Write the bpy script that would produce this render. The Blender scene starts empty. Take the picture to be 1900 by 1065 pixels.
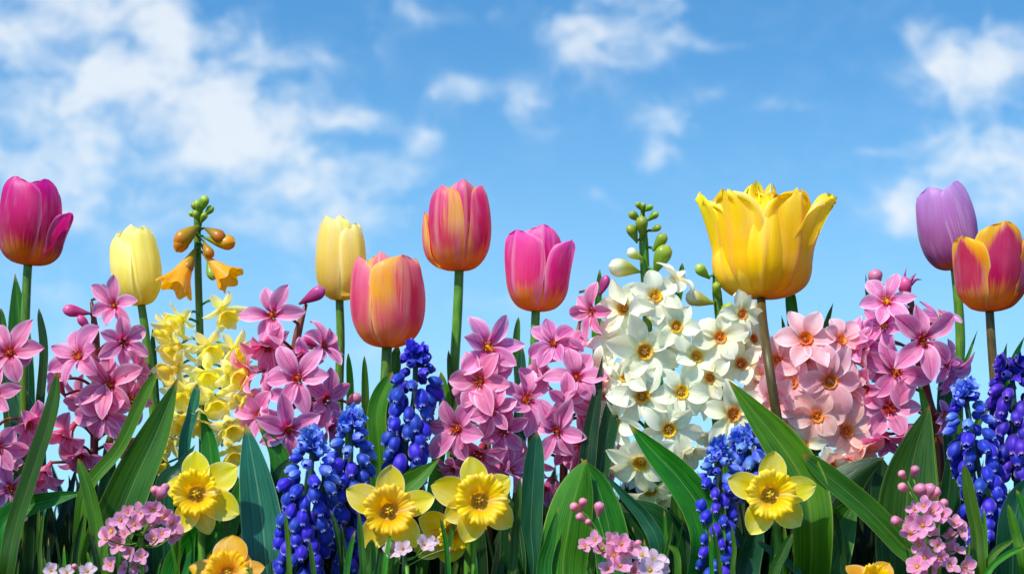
import bpy, math, random
import numpy as np
from mathutils import Vector, Quaternion, Matrix
R = math.radians
rnd = random.Random(7)
C = bpy.context.scene.collection
sc = bpy.context.scene

# ------------------------------------------------------------------ camera
D = 1.30                      # camera distance from the flower row (m)
S = 0.80 / 1900.0             # metres per photo pixel at the row
ZC = 0.14                     # camera height
HOR = 1020.0                  # photo row of the horizon
cam_d = bpy.data.cameras.new('camera'); cam = bpy.data.objects.new('camera', cam_d); C.objects.link(cam)
cam.location = (0, -D, ZC); cam.rotation_euler = (R(90), 0, 0)
cam_d.sensor_width = 36; cam_d.lens = 36 * D / 0.80
cam_d.shift_y = (HOR - 532.5) / 1900.0
cam_d.clip_start = 0.02; cam_d.clip_end = 5000
sc.camera = cam
cam_d.dof.use_dof = True; cam_d.dof.focus_distance = D - .03; cam_d.dof.aperture_fstop = 10

# ------------------------------------------------------------------ sun and sky
SUN_EL, SUN_AZ = 50.0, -38.0       # azimuth: degrees to the left of straight behind the camera (negative = left)
_az = R(SUN_AZ); _el = R(SUN_EL)
sun_dir = Vector((math.sin(_az) * math.cos(_el), -math.cos(_az) * math.cos(_el), math.sin(_el)))
sl = bpy.data.lights.new('sun', 'SUN'); so = bpy.data.objects.new('sun', sl); C.objects.link(so)
sl.energy = 4.3; sl.angle = R(1.2); sl.color = (1.0, 0.95, 0.86)
so.rotation_mode = 'QUATERNION'; so.rotation_quaternion = sun_dir.to_track_quat('Z', 'Y')
so.location = (-2, -2, 3)
vs = sc.view_settings
vs.view_transform = 'Standard'; vs.look = 'None'; vs.gamma = 1; vs.exposure = 0.22; vs.use_curve_mapping = False
sc.cycles.max_bounces = 8; sc.cycles.transmission_bounces = 6; sc.cycles.diffuse_bounces = 4

def lin(c):
    return tuple((x / 255 / 12.92 if x / 255 <= 0.04045 else ((x / 255 + 0.055) / 1.055) ** 2.4) for x in c[:3]) + (1.0,)

class NT:
    """small node-tree writer"""
    def __init__(s, tree): s.t = tree; s.n = tree.nodes; s.l = tree.links
    def new(s, typ, **kw):
        n = s.n.new(typ)
        for k, v in kw.items(): setattr(n, k, v)
        return n
    def put(s, sock, v):
        if isinstance(v, bpy.types.NodeSocket): s.l.new(v, sock)
        else: sock.default_value = v
    def m(s, op, a, b=None, c=None, clamp=False):
        n = s.new('ShaderNodeMath', operation=op, use_clamp=clamp); s.put(n.inputs[0], a)
        if b is not None: s.put(n.inputs[1], b)
        if c is not None: s.put(n.inputs[2], c)
        return n.outputs[0]
    def vm(s, op, a, b=None, c=None):
        n = s.new('ShaderNodeVectorMath', operation=op); s.put(n.inputs[0], a)
        if b is not None: s.put(n.inputs[1], b)
        if c is not None: s.put(n.inputs[2], c)
        return n.outputs[0]
    def noise(s, vec, scale, detail=2, rough=0.5, dist=0.0):
        n = s.new('ShaderNodeTexNoise'); s.l.new(vec, n.inputs['Vector'])
        n.inputs['Scale'].default_value = scale; n.inputs['Detail'].default_value = detail
        n.inputs['Roughness'].default_value = rough; n.inputs['Distortion'].default_value = dist
        return n.outputs['Fac']
    def rng(s, v, a, b, c=0.0, d=1.0, smooth=True):
        n = s.new('ShaderNodeMapRange', interpolation_type='SMOOTHSTEP' if smooth else 'LINEAR')
        s.put(n.inputs[0], v)
        for i, x in enumerate((a, b, c, d)): n.inputs[1 + i].default_value = x
        return n.outputs[0]
    def mix(s, f, a, b, mode='MIX'):
        n = s.new('ShaderNodeMix', data_type='RGBA', blend_type=mode)
        s.put(n.inputs[0], f); s.put(n.inputs[6], a); s.put(n.inputs[7], b)
        return n.outputs[2]
    def ramp(s, f, stops):
        n = s.new('ShaderNodeValToRGB'); s.put(n.inputs[0], f); cr = n.color_ramp
        cr.interpolation = 'EASE'
        while len(cr.elements) < len(stops): cr.elements.new(0.5)
        for e, (p, c) in zip(cr.elements, stops): e.position = p; e.color = c
        return n.outputs[0]
    def xyz(s, x, y, z):
        n = s.new('ShaderNodeCombineXYZ')
        for i, v in enumerate((x, y, z)): s.put(n.inputs[i], v)
        return n.outputs[0]

w = bpy.data.worlds.new('World'); sc.world = w; w.use_nodes = True
T = NT(w.node_tree)
for n in list(T.n): T.n.remove(n)
tc = T.new('ShaderNodeTexCoord')
sep = T.new('ShaderNodeSeparateXYZ'); T.l.new(tc.outputs['Generated'], sep.inputs[0])
# look the clear sky up higher than the true elevation: deep blue down to near the horizon
up = T.m('MULTIPLY_ADD', T.m('MAXIMUM', sep.outputs[2], 0.0), 1.5, 0.07)
sky = T.new('ShaderNodeTexSky', sky_type='NISHITA'); sky.sun_disc = False
sky.sun_elevation = R(SUN_EL); sky.sun_rotation = math.atan2(sun_dir.x, sun_dir.y)
sky.air_density = 1.0; sky.dust_density = 0.6; sky.ozone_density = 2.0
T.l.new(T.vm('NORMALIZE', T.xyz(sep.outputs[0], sep.outputs[1], up)), sky.inputs[0])
# clouds by direction: tangent-plane coordinates around the view north
yy = T.m('MAXIMUM', sep.outputs[1], 0.12)
U = T.m('DIVIDE', sep.outputs[0], yy); V = T.m('DIVIDE', sep.outputs[2], yy)
KX = D / S / 1000.0
pv0 = T.xyz(T.m('MULTIPLY', U, KX), T.m('MULTIPLY', V, KX), 0.0)      # thousand-pixel units
wn = T.new('ShaderNodeTexNoise'); T.l.new(pv0, wn.inputs['Vector']); wn.inputs['Scale'].default_value = 6.0; wn.inputs['Detail'].default_value = 3
pv = T.vm('ADD', pv0, T.vm('MULTIPLY', T.vm('SUBTRACT', wn.outputs['Color'], (0.5, 0.5, 0.5)), (0.16, 0.11, 0)))
BL = [(20, 40, 230, 170, .9), (80, 180, 220, 170, 1.0), (250, 10, 190, 90, .75), (330, 150, 230, 120, .95), (430, 230, 200, 110, .9), (540, 125, 120, 60, .6), (480, 300, 130, 90, .85),
      (300, 300, 230, 110, .55), (110, 290, 200, 90, .45), (700, 350, 170, 90, .75), (600, 390, 150, 70, .5), (640, 215, 100, 50, .6), (830, 175, 65, 45, .8), (765, 240, 60, 45, .6), (745, 28, 90, 45, .85),
      (955, 200, 110, 70, .8), (1040, 65, 110, 45, .55), (1160, 90, 140, 100, .85), (1200, 15, 140, 50, .7), (1320, 70, 110, 22, .5), (1245, 222, 100, 50, .9), (1225, 290, 80, 35, .75),
      (1790, 160, 150, 110, 1.0), (1850, 80, 150, 75, .8), (1820, 320, 190, 105, 1.1), (1900, 270, 130, 100, 1.0), (1700, 400, 150, 60, .6), (1690, 395, 130, 55, .6), (1620, 275, 60, 18, .5), (1450, 200, 110, 22, .4),
      (180, 400, 260, 80, .4), (150, 520, 240, 70, .4), (560, 490, 260, 60, .35), (300, 600, 260, 60, .35), (950, 550, 150, 45, .45), (1120, 370, 90, 40, .45), (700, 650, 300, 90, .3), (1500, 660, 260, 60, .25), (100, 650, 200, 80, .3), (880, 20, 70, 25, .4), (620, 300, 200, 90, .5), (230, 210, 240, 150, .5), (380, 60, 160, 60, .5), (1080, 120, 90, 50, .5), (700, 90, 60, 30, .3), (1700, 60, 60, 20, .3), (520, 420, 220, 60, .4), (60, 320, 160, 70, .5), (1330, 160, 70, 30, .3)]
acc = None
for (bx, by, rx, ry, st) in BL:
    cx, cy = (bx - 950) / 1000, (HOR - by) / 1000; ax, ay = 1000 / rx / 1.45, 1000 / ry / 1.45
    g = T.new('ShaderNodeTexGradient', gradient_type='QUADRATIC_SPHERE')
    T.l.new(T.vm('MULTIPLY_ADD', pv, (ax, ay, 0), (-cx * ax, -cy * ay, 0)), g.inputs[0])
    acc = T.m('MULTIPLY_ADD', g.outputs['Fac'], st, acc if acc is not None else 0.0)
acc = T.m('MINIMUM', acc, 1.0)
n1 = T.noise(T.vm('MULTIPLY', pv, (1, 1.35, 1)), 8.0, 7, 0.60)
n2 = T.noise(T.vm('MULTIPLY', pv0, (1, 1.4, 1)), 2.2, 3, 0.5)
dens = T.m('ADD', T.m('MULTIPLY', T.m('POWER', acc, 0.75), 1.25), T.m('MULTIPLY', T.m('SUBTRACT', n1, 0.545), 5.0))
dens = T.m('ADD', dens, T.m('MULTIPLY', T.m('SUBTRACT', n2, 0.5), 1.8))
cf = T.rng(dens, -0.3, 1.7)
cf = T.m('MULTIPLY', T.m('POWER', cf, 0.8), T.rng(acc, 0.0, 0.45, 0.1, 0.88))
ccol = T.mix(T.rng(T.m('ADD', dens, T.m('MULTIPLY', T.m('SUBTRACT', n2, 0.5), 3.0)), 0.2, 1.7), (4.2, 5.2, 6.2, 1), (5.4, 5.8, 6.2, 1))
skyb = T.mix(1.0, sky.outputs[0], (0.60, 1.22, 1.44, 1), 'MULTIPLY')
skyb = T.mix(T.rng(V, 0.0, 0.34, 0.62, 0.0), skyb, (3.1, 5.2, 6.3, 1))
skyc = T.mix(cf, skyb, ccol)
bg = T.new('ShaderNodeBackground'); T.l.new(skyc, bg.inputs[0]); bg.inputs[1].default_value = 0.138
ow = T.new('ShaderNodeOutputWorld'); T.l.new(bg.outputs[0], ow.inputs[0])

# ------------------------------------------------------------------ helpers
def K(Y): return S * (D + Y) / D
def P(px, py, Y): k = K(Y); return Vector(((px - 950) * k, Y, ZC + (HOR - py) * k))

def cm(pts, t):
    """Catmull-Rom through scalars or vectors, uniform, t in 0..1"""
    n = len(pts) - 1; x = min(max(t, 0), 1) * n; i = min(int(x), n - 1); f = x - i
    p1, p2 = pts[i], pts[i + 1]; p0 = pts[i - 1] if i > 0 else p1 + (p1 - p2); p3 = pts[i + 2] if i + 2 <= n else p2 + (p2 - p1)
    return 0.5 * ((2 * p1) + (p2 - p0) * f + (2 * p0 - 5 * p1 + 4 * p2 - p3) * f * f + (3 * p1 - p0 - 3 * p2 + p3) * f * f * f)

def curve(keys):
    xs = [k[0] for k in keys]; ys = [k[1] for k in keys]
    def f(x):
        if x <= xs[0]: return ys[0]
        if x >= xs[-1]: return ys[-1]
        for i in range(len(xs) - 1):
            if x <= xs[i + 1]: break
        h = xs[i + 1] - xs[i]; t = (x - xs[i]) / h
        def sl(j):
            if j == 0: return (ys[1] - ys[0]) / (xs[1] - xs[0])
            if j == len(xs) - 1: return (ys[-1] - ys[-2]) / (xs[-1] - xs[-2])
            return (ys[j + 1] - ys[j - 1]) / (xs[j + 1] - xs[j - 1])
        m0, m1 = sl(i) * h, sl(i + 1) * h
        return (2*t**3 - 3*t**2 + 1) * ys[i] + (t**3 - 2*t**2 + t) * m0 + (-2*t**3 + 3*t**2) * ys[i+1] + (t**3 - t**2) * m1
    return f

class Stalks:
    """every stalk drawn becomes a part of its own"""
    def __init__(s): s.v = []
    def tube(s, *a, **k): m_ = MB(); m_.tube(*a, **k); s.v.append(m_)
    def build(s, name, mats, root):
        for m_ in s.v: m_.build(name, mats, root)

class MB:
    def __init__(s): s.v = []; s.f = []; s.uv = []; s.mi = []
    def grid(s, nu, nv, fn, mi=0, wrap=False):
        b = len(s.v)
        for j in range(nv + 1):
            for i in range(nu + (0 if wrap else 1)):
                u, v = i / nu, j / nv
                s.v.append(Vector(fn(u, v))); s.uv.append((u, v))
        w_ = nu if wrap else nu + 1
        for j in range(nv):
            for i in range(nu):
                a = b + j * w_ + i; c = b + j * w_ + (i + 1) % w_
                s.f.append((a, c, c + w_, a + w_)); s.mi.append(mi)
    def tube(s, pts, rad, seg=8, n=None, mi=0, cap=True):
        n = n or max(2, (len(pts) - 1) * 5); pts = [Vector(p) for p in pts]
        prev = None; fr = []
        for j in range(n + 1):
            t = j / n; p = cm(pts, t); tg = (cm(pts, min(1, t + .01)) - cm(pts, max(0, t - .01))).normalized()
            if prev is None:
                a = Vector((0, 1, 0)) if abs(tg.y) < .9 else Vector((1, 0, 0)); x = tg.cross(a).normalized()
            else: x = (prev - tg * prev.dot(tg)).normalized()
            prev = x; fr.append((p, x, tg.cross(x)))
        rf = rad if callable(rad) else (lambda t: rad)
        s.grid(seg, n, lambda u, v: fr[int(round(v * n))][0] + rf(v) * (math.cos(u * 2 * math.pi) * fr[int(round(v * n))][1] + math.sin(u * 2 * math.pi) * fr[int(round(v * n))][2]), mi, True)
        if cap:
            for (p, j, fl) in ((fr[0][0], 0, 1), (fr[-1][0], n, 0)):
                b = len(s.v); s.v.append(p); s.uv.append((.5, 0 if j == 0 else 1)); st = b - (n + 1) * seg - (0 if j == 0 else 1)
                o = st + j * seg
                for i in range(seg): q = (o + i, o + (i + 1) % seg, b); s.f.append(q if not fl else q[::-1]); s.mi.append(mi)
    def ball(s, c, rx, rz=None, axis=None, seg=8, rings=5, mi=0):
        rz = rz or rx; c = Vector(c); q = Vector((0, 0, 1)).rotation_difference(Vector(axis or (0, 0, 1)))
        def fn(u, v):
            a = v * math.pi; r_ = rx * math.sin(a) + 1e-6
            return c + q @ Vector((r_ * math.cos(u * 2 * math.pi), r_ * math.sin(u * 2 * math.pi), -rz * math.cos(a)))
        s.grid(seg, rings, fn, mi, True)
    def mesh(s, name, mats):
        me = bpy.data.meshes.new(name); me.from_pydata([tuple(v) for v in s.v], [], s.f)
        for m_ in (mats if isinstance(mats, (list, tuple)) else [mats]): me.materials.append(m_)
        me.polygons.foreach_set('material_index', s.mi)
        me.polygons.foreach_set('use_smooth', [True] * len(s.f))
        uvl = me.uv_layers.new(name='UVMap'); vi = np.empty(len(me.loops), dtype=np.int32); me.loops.foreach_get('vertex_index', vi)
        uva = np.array(s.uv, dtype=np.float32)[vi]; uvl.data.foreach_set('uv', uva.ravel()); me.update()
        return me
    def build(s, name, mats, root=None):
        """vertices are in world space; the object hangs under root (whose location is the base)"""
        if root is not None:
            o_ = root.location; s.v = [v - o_ for v in s.v]
        o = bpy.data.objects.new(name, s.mesh(name, mats)); C.objects.link(o)
        if root is not None: o.parent = root
        return o

def thing(name, label, cat, loc, group=None):
    o = bpy.data.objects.new(name, None); C.objects.link(o); o.location = loc; o.empty_display_size = 0.02
    o['label'] = label; o['category'] = cat
    if group: o['group'] = group
    return o

def place(name, me, parent, loc, d=(0, 0, 1), spin=0.0, scale=1.0):
    o = bpy.data.objects.new(name, me); C.objects.link(o); o.parent = parent
    o.location = Vector(loc) - (parent.location if parent.type == 'EMPTY' else Vector())
    o.rotation_mode = 'QUATERNION'
    o.rotation_quaternion = Vector(d).normalized().to_track_quat('Z', 'Y') @ Quaternion((0, 0, 1), spin)
    o.scale = (scale,) * 3
    return o
def sub(name, me, parent):
    o = bpy.data.objects.new(name, me); C.objects.link(o); o.parent = parent
    return o

# ------------------------------------------------------------------ materials
def uvnodes(T):
    uv = T.new('ShaderNodeUVMap'); sp = T.new('ShaderNodeSeparateXYZ'); T.l.new(uv.outputs[0], sp.inputs[0])
    oi = T.new('ShaderNodeObjectInfo')
    return sp.outputs[0], sp.outputs[1], oi.outputs['Random']

def finish(T, col, transl=0.35, rough=0.42, spec=0.35, bump=None, bstr=0.3, bdist=0.0004, tboost=1.0, coat=0.0, sheen=0.0):
    pb = T.new('ShaderNodeBsdfPrincipled'); T.l.new(col, pb.inputs['Base Color'])
    T.put(pb.inputs['Roughness'], rough); pb.inputs['Specular IOR Level'].default_value = spec
    pb.inputs['Coat Weight'].default_value = coat; pb.inputs['Coat Roughness'].default_value = 0.25
    pb.inputs['Sheen Weight'].default_value = sheen; pb.inputs['Sheen Roughness'].default_value = 0.4
    out = T.new('ShaderNodeOutputMaterial'); nrm = None
    if bump is not None:
        b = T.new('ShaderNodeBump'); b.inputs['Strength'].default_value = bstr; b.inputs['Distance'].default_value = bdist
        T.l.new(bump, b.inputs['Height']); nrm = b.outputs[0]; T.l.new(nrm, pb.inputs['Normal'])
    if transl > 0:
        tr = T.new('ShaderNodeBsdfTranslucent')
        hs = T.new('ShaderNodeHueSaturation'); T.l.new(col, hs.inputs['Color']); hs.inputs['Saturation'].default_value = 1.12; hs.inputs['Value'].default_value = tboost
        T.l.new(hs.outputs[0], tr.inputs[0])
        if nrm: T.l.new(nrm, tr.inputs['Normal'])
        mx = T.new('ShaderNodeMixShader'); mx.inputs[0].default_value = transl
        T.l.new(pb.outputs[0], mx.inputs[1]); T.l.new(tr.outputs[0], mx.inputs[2]); T.l.new(mx.outputs[0], out.inputs[0])
    else: T.l.new(pb.outputs[0], out.inputs[0])

def newmat(name):
    m = bpy.data.materials.new(name); m.use_nodes = True; T = NT(m.node_tree)
    for n in list(T.n): T.n.remove(n)
    return m, T

def petal_mat(name, stops, edge=None, edge_at=0.75, flame=None, flame_w=0.55, vein=0.25, transl=0.38, rough=0.42, vfreq=26, rndv=0.12, mid=None, sheen=0.15, veincol=None, wedge=None, side=-1, pale=0.6):
    """stops: colour along the petal (base to tip); edge: margin colour; flame: colour of a feathered flame up the middle"""
    m, T = newmat(name); u, v, rn = uvnodes(T)
    off = T.m('MULTIPLY', rn, 37.0)
    au = T.m('MULTIPLY', T.m('ABSOLUTE', T.m('SUBTRACT', u, 0.5)), 2.0)
    # veins run along the petal and fan towards the margin
    vec = T.xyz(T.m('MULTIPLY', T.m('SUBTRACT', u, 0.5), vfreq), T.m('MULTIPLY', v, 1.8), off)
    st = T.noise(vec, 1.0, 3, 0.6, 0.3)
    st2 = T.noise(T.xyz(T.m('MULTIPLY', u, vfreq * 3.2), T.m('MULTIPLY', v, 3.0), off), 1.0, 2, 0.6)
    fe = T.m('MULTIPLY', T.m('SUBTRACT', st, 0.5), 0.34)
    blot = T.noise(T.xyz(T.m('MULTIPLY', u, 2.2), T.m('MULTIPLY', v, 2.2), off), 1.0, 2)
    col = T.ramp(T.m('ADD', T.m('ADD', v, fe), T.m('MULTIPLY', T.m('MULTIPLY', au, au), 0.06)), stops)
    if flame is not None:
        lim = T.m('MULTIPLY', T.m('SINE', T.m('MULTIPLY', T.m('POWER', v, 0.8), 3.14)), flame_w)
        f = T.rng(T.m('SUBTRACT', T.m('ADD', au, T.m('MULTIPLY', fe, 1.3)), lim), -0.22, 0.14, 1.0, 0.0)
        f = T.m('MULTIPLY', f, T.rng(T.m('ADD', v, fe), 0.15, 0.4))
        col = T.mix(f, col, flame)
    if wedge is not None:      # one flank of the petal keeps the other colour
        wv = T.m('ADD', u if side > 0 else T.m('SUBTRACT', 1.0, u), T.m('ADD', T.m('MULTIPLY', fe, 1.6), T.m('MULTIPLY', rn, 0.12)))
        wq = T.m('MULTIPLY', T.rng(wv, 0.56, 0.84), T.rng(v, 0.28, 0.6)); col = T.mix(wq, col, wedge)
    if edge is not None:
        e = T.rng(T.m('ADD', T.m('ADD', au, T.m('MULTIPLY', fe, 0.8)), T.rng(v, 0.8, 1.0, 0.0, 0.35)), edge_at, 1.02)
        col = T.mix(e, col, edge)
    if mid is not None:
        q = T.rng(au, 0.0, 0.13, 1.0, 0.0); q = T.m('MULTIPLY', q, T.rng(v, 0.02, 0.3)); q = T.m('MULTIPLY', q, 0.8)
        col = T.mix(q, col, mid)
    # paler silky patches and thin rim: highlights and edge glow painted into the colour
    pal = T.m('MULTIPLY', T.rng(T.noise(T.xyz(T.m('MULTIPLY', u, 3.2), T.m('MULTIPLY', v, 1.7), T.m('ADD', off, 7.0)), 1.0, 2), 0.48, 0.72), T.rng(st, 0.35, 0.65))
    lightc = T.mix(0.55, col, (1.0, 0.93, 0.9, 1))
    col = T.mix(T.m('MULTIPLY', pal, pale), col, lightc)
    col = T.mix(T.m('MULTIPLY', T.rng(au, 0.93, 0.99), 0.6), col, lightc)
    vf = T.m('MULTIPLY', T.rng(T.m('ADD', T.m('MULTIPLY', st, 0.55), T.m('MULTIPLY', st2, 0.45)), 0.38, 0.62), vein)
    dark = T.mix(1.0, col, veincol or (0.80, 0.62, 0.72, 1), 'MULTIPLY')
    col = T.mix(vf, col, dark)
    hs = T.new('ShaderNodeHueSaturation'); T.l.new(col, hs.inputs['Color'])
    T.put(hs.inputs['Value'], T.m('ADD', T.m('MULTIPLY', T.m('ADD', T.m('MULTIPLY', rn, 0.6), T.m('MULTIPLY', blot, 0.8)), rndv * 2), 1.0 - rndv * 1.4))
    T.put(hs.inputs['Hue'], T.m('MULTIPLY_ADD', T.m('SUBTRACT', rn, 0.5), 0.025, 0.5))
    T.put(hs.inputs['Saturation'], T.m('MULTIPLY_ADD', T.m('SUBTRACT', blot, 0.5), -0.35, 1.0))
    finish(T, hs.outputs[0], transl, T.m('MULTIPLY_ADD', st2, 0.2, rough - 0.1), 0.4, T.m('ADD', T.m('MULTIPLY', st, 0.7), T.m('MULTIPLY', st2, 0.4)), 0.45, 0.0006, sheen=sheen, tboost=1.35)
    return m

def leaf_mat(name, c1, c2, edge, transl=0.35, rough=0.32):
    m, T = newmat(name); u, v, rn = uvnodes(T)
    off = T.m('MULTIPLY', rn, 53.0)
    au = T.m('MULTIPLY', T.m('ABSOLUTE', T.m('SUBTRACT', u, 0.5)), 2.0)
    st = T.noise(T.xyz(T.m('MULTIPLY', u, 34.0), T.m('MULTIPLY', v, 1.4), off), 1.0, 2, 0.6)
    bl = T.noise(T.xyz(T.m('MULTIPLY', u, 3.0), T.m('MULTIPLY', v, 5.0), off), 1.0, 3)
    f = T.m('ADD', T.m('MULTIPLY', T.rng(st, 0.38, 0.6), 0.6), T.m('MULTIPLY', T.rng(bl, 0.3, 0.7), 0.5))
    col = T.mix(f, c1, c2)
    col = T.mix(T.m('MULTIPLY', T.rng(au, 0.93, 1.0), 0.8), col, edge)
    col = T.mix(T.m('MULTIPLY', T.rng(au, 0.0, 0.05, 1.0, 0.0), 0.45), col, edge)
    tipn = T.noise(T.xyz(T.m('MULTIPLY', u, 4.0), T.m('MULTIPLY', v, 9.0), off), 1.0, 2)
    col = T.mix(T.m('MULTIPLY', T.rng(T.m('ADD', v, T.m('MULTIPLY', T.m('ADD', tipn, rn), 0.035)), 0.985, 1.02), 0.8), col, lin((170, 140, 60)))
    # scattered small blemishes
    vo = T.new('ShaderNodeTexVoronoi'); T.l.new(T.xyz(T.m('MULTIPLY', u, 5.0), T.m('MULTIPLY', v, 16.0), off), vo.inputs['Vector']); vo.inputs['Scale'].default_value = 1.0
    col = T.mix(T.m('MULTIPLY', T.rng(vo.outputs['Distance'], 0.03, 0.10, 1.0, 0.0), 0.55), col, lin((120, 120, 50)))
    hs = T.new('ShaderNodeHueSaturation'); T.l.new(col, hs.inputs['Color'])
    T.put(hs.inputs['Value'], T.m('MULTIPLY_ADD', rn, 0.6, 0.6)); T.put(hs.inputs['Hue'], T.m('MULTIPLY_ADD', T.m('SUBTRACT', rn, 0.5), 0.05, 0.5))
    finish(T, hs.outputs[0], transl, T.m('MULTIPLY_ADD', bl, 0.25, rough - 0.1), 0.45, T.m('ADD', T.m('MULTIPLY', st, 0.8), bl), 0.5, 0.0012, tboost=1.5)
    return m

def plain_mat(name, c1, c2, sx=12, sy=3, rough=0.45, transl=0.0, spec=0.4, coat=0.0, stops=None, sheen=0.0):
    m, T = newmat(name); u, v, rn = uvnodes(T)
    off = T.m('MULTIPLY', rn, 91.0)
    n = T.noise(T.xyz(T.m('MULTIPLY', u, sx), T.m('MULTIPLY', v, sy), off), 1.0, 3)
    base = T.ramp(v, stops) if stops else c1
    col = T.mix(T.rng(n, 0.35, 0.7), base, c2) if not stops else T.mix(T.m('MULTIPLY', T.rng(n, 0.4, 0.75), 0.35), base, c2)
    hs = T.new('ShaderNodeHueSaturation'); T.l.new(col, hs.inputs['Color'])
    T.put(hs.inputs['Value'], T.m('MULTIPLY_ADD', rn, 0.4, 0.8)); T.put(hs.inputs['Hue'], T.m('MULTIPLY_ADD', T.m('SUBTRACT', rn, 0.5), 0.03, 0.5))
    finish(T, hs.outputs[0], transl, rough, spec, n, 0.3, 0.0004, coat=coat, sheen=sheen)
    return m

YEL = lin((250, 200, 30)); ORG = lin((246, 160, 30))
M = {}
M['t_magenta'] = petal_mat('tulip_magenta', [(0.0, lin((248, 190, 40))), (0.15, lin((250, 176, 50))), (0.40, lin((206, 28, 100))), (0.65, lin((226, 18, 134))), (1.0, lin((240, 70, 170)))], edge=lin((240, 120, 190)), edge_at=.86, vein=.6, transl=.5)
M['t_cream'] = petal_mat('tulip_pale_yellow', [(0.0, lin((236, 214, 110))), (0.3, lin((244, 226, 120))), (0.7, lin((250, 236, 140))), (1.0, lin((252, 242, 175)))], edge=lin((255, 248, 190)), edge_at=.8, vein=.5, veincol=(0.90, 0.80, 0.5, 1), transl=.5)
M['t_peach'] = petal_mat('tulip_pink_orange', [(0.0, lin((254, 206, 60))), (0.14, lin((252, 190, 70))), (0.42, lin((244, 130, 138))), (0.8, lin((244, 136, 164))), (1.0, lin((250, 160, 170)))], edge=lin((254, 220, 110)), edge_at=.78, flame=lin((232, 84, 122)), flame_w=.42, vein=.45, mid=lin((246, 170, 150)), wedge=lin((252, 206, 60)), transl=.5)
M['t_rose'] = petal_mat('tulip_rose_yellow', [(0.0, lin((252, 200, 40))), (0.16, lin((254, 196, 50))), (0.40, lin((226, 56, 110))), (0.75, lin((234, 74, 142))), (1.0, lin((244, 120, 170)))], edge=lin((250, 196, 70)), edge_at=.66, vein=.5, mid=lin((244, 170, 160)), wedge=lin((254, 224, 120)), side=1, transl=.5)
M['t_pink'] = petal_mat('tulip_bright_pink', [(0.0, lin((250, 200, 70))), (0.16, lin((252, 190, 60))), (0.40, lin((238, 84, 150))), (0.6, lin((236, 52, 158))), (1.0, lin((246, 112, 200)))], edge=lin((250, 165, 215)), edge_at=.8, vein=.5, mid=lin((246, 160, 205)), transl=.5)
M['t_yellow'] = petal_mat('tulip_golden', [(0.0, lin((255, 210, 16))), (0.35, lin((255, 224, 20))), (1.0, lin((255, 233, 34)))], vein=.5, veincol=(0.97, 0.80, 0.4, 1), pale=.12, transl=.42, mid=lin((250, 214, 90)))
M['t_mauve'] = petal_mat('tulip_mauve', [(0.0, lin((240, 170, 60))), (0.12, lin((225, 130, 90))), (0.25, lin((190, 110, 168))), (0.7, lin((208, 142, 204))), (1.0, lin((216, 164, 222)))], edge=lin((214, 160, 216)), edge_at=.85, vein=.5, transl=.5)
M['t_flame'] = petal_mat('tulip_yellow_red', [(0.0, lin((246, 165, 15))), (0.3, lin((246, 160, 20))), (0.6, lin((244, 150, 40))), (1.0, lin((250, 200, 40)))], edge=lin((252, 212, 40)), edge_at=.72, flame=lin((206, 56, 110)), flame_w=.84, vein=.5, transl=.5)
HV = (0.88, 0.56, 0.74, 1)
M['h_pink'] = petal_mat('hyacinth_pink', [(0.0, lin((190, 40, 70))), (0.10, lin((220, 80, 140))), (0.25, lin((240, 136, 184))), (1.0, lin((246, 166, 206)))], edge=lin((252, 206, 234)), edge_at=.55, vein=1.0, veincol=HV, vfreq=16, mid=lin((206, 76, 142)))
M['h_rose'] = petal_mat('hyacinth_rose', [(0.0, lin((200, 50, 60))), (0.11, lin((220, 92, 136))), (0.26, lin((234, 132, 176))), (1.0, lin((240, 152, 194)))], edge=lin((250, 200, 222)), edge_at=.58, vein=1.0, veincol=HV, vfreq=16, mid=lin((204, 80, 132)))
M['h_bright'] = petal_mat('hyacinth_light_pink', [(0.0, lin((200, 40, 100))), (0.15, lin((226, 90, 160))), (0.4, lin((240, 146, 202))), (1.0, lin((248, 184, 222)))], edge=lin((254, 226, 242)), edge_at=.55, vein=1.0, veincol=HV, vfreq=16, mid=lin((222, 92, 164)))
M['h_pale'] = petal_mat('hyacinth_pale_pink', [(0.0, lin((232, 120, 110))), (0.18, lin((240, 160, 160))), (0.5, lin((248, 190, 196))), (1.0, lin((250, 202, 212)))], edge=lin((252, 222, 226)), edge_at=.7, vein=.4, veincol=(0.95, 0.72, 0.75, 1), vfreq=14)
M['h_peach'] = petal_mat('hyacinth_peach', [(0.0, lin((232, 124, 96))), (0.2, lin((242, 176, 158))), (0.6, lin((248, 196, 186))), (1.0, lin((250, 212, 206)))], edge=lin((250, 220, 204)), edge_at=.7, vein=.4, veincol=(0.95, 0.75, 0.7, 1), vfreq=14)
M['h_white'] = petal_mat('hyacinth_white', [(0.0, lin((226, 216, 130))), (0.15, lin((242, 236, 190))), (0.4, lin((252, 248, 222))), (1.0, lin((254, 250, 228)))], vein=.3, veincol=(0.86, 0.87, 0.76, 1), vfreq=14, rndv=.05, transl=.33)
M['h_cream'] = petal_mat('hyacinth_cream', [(0.0, lin((226, 200, 110))), (0.2, lin((240, 228, 180))), (0.5, lin((250, 242, 214))), (1.0, lin((252, 246, 226)))], vein=.3, veincol=(0.9, 0.84, 0.68, 1), vfreq=14, rndv=.05, transl=.33)
M['y_petal'] = petal_mat('trumpet_pale_petal', [(0.0, lin((246, 236, 120))), (0.4, lin((254, 246, 160))), (1.0, lin((255, 252, 214)))], vein=.35, veincol=(0.94, 0.88, 0.5, 1), transl=.45)
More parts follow.
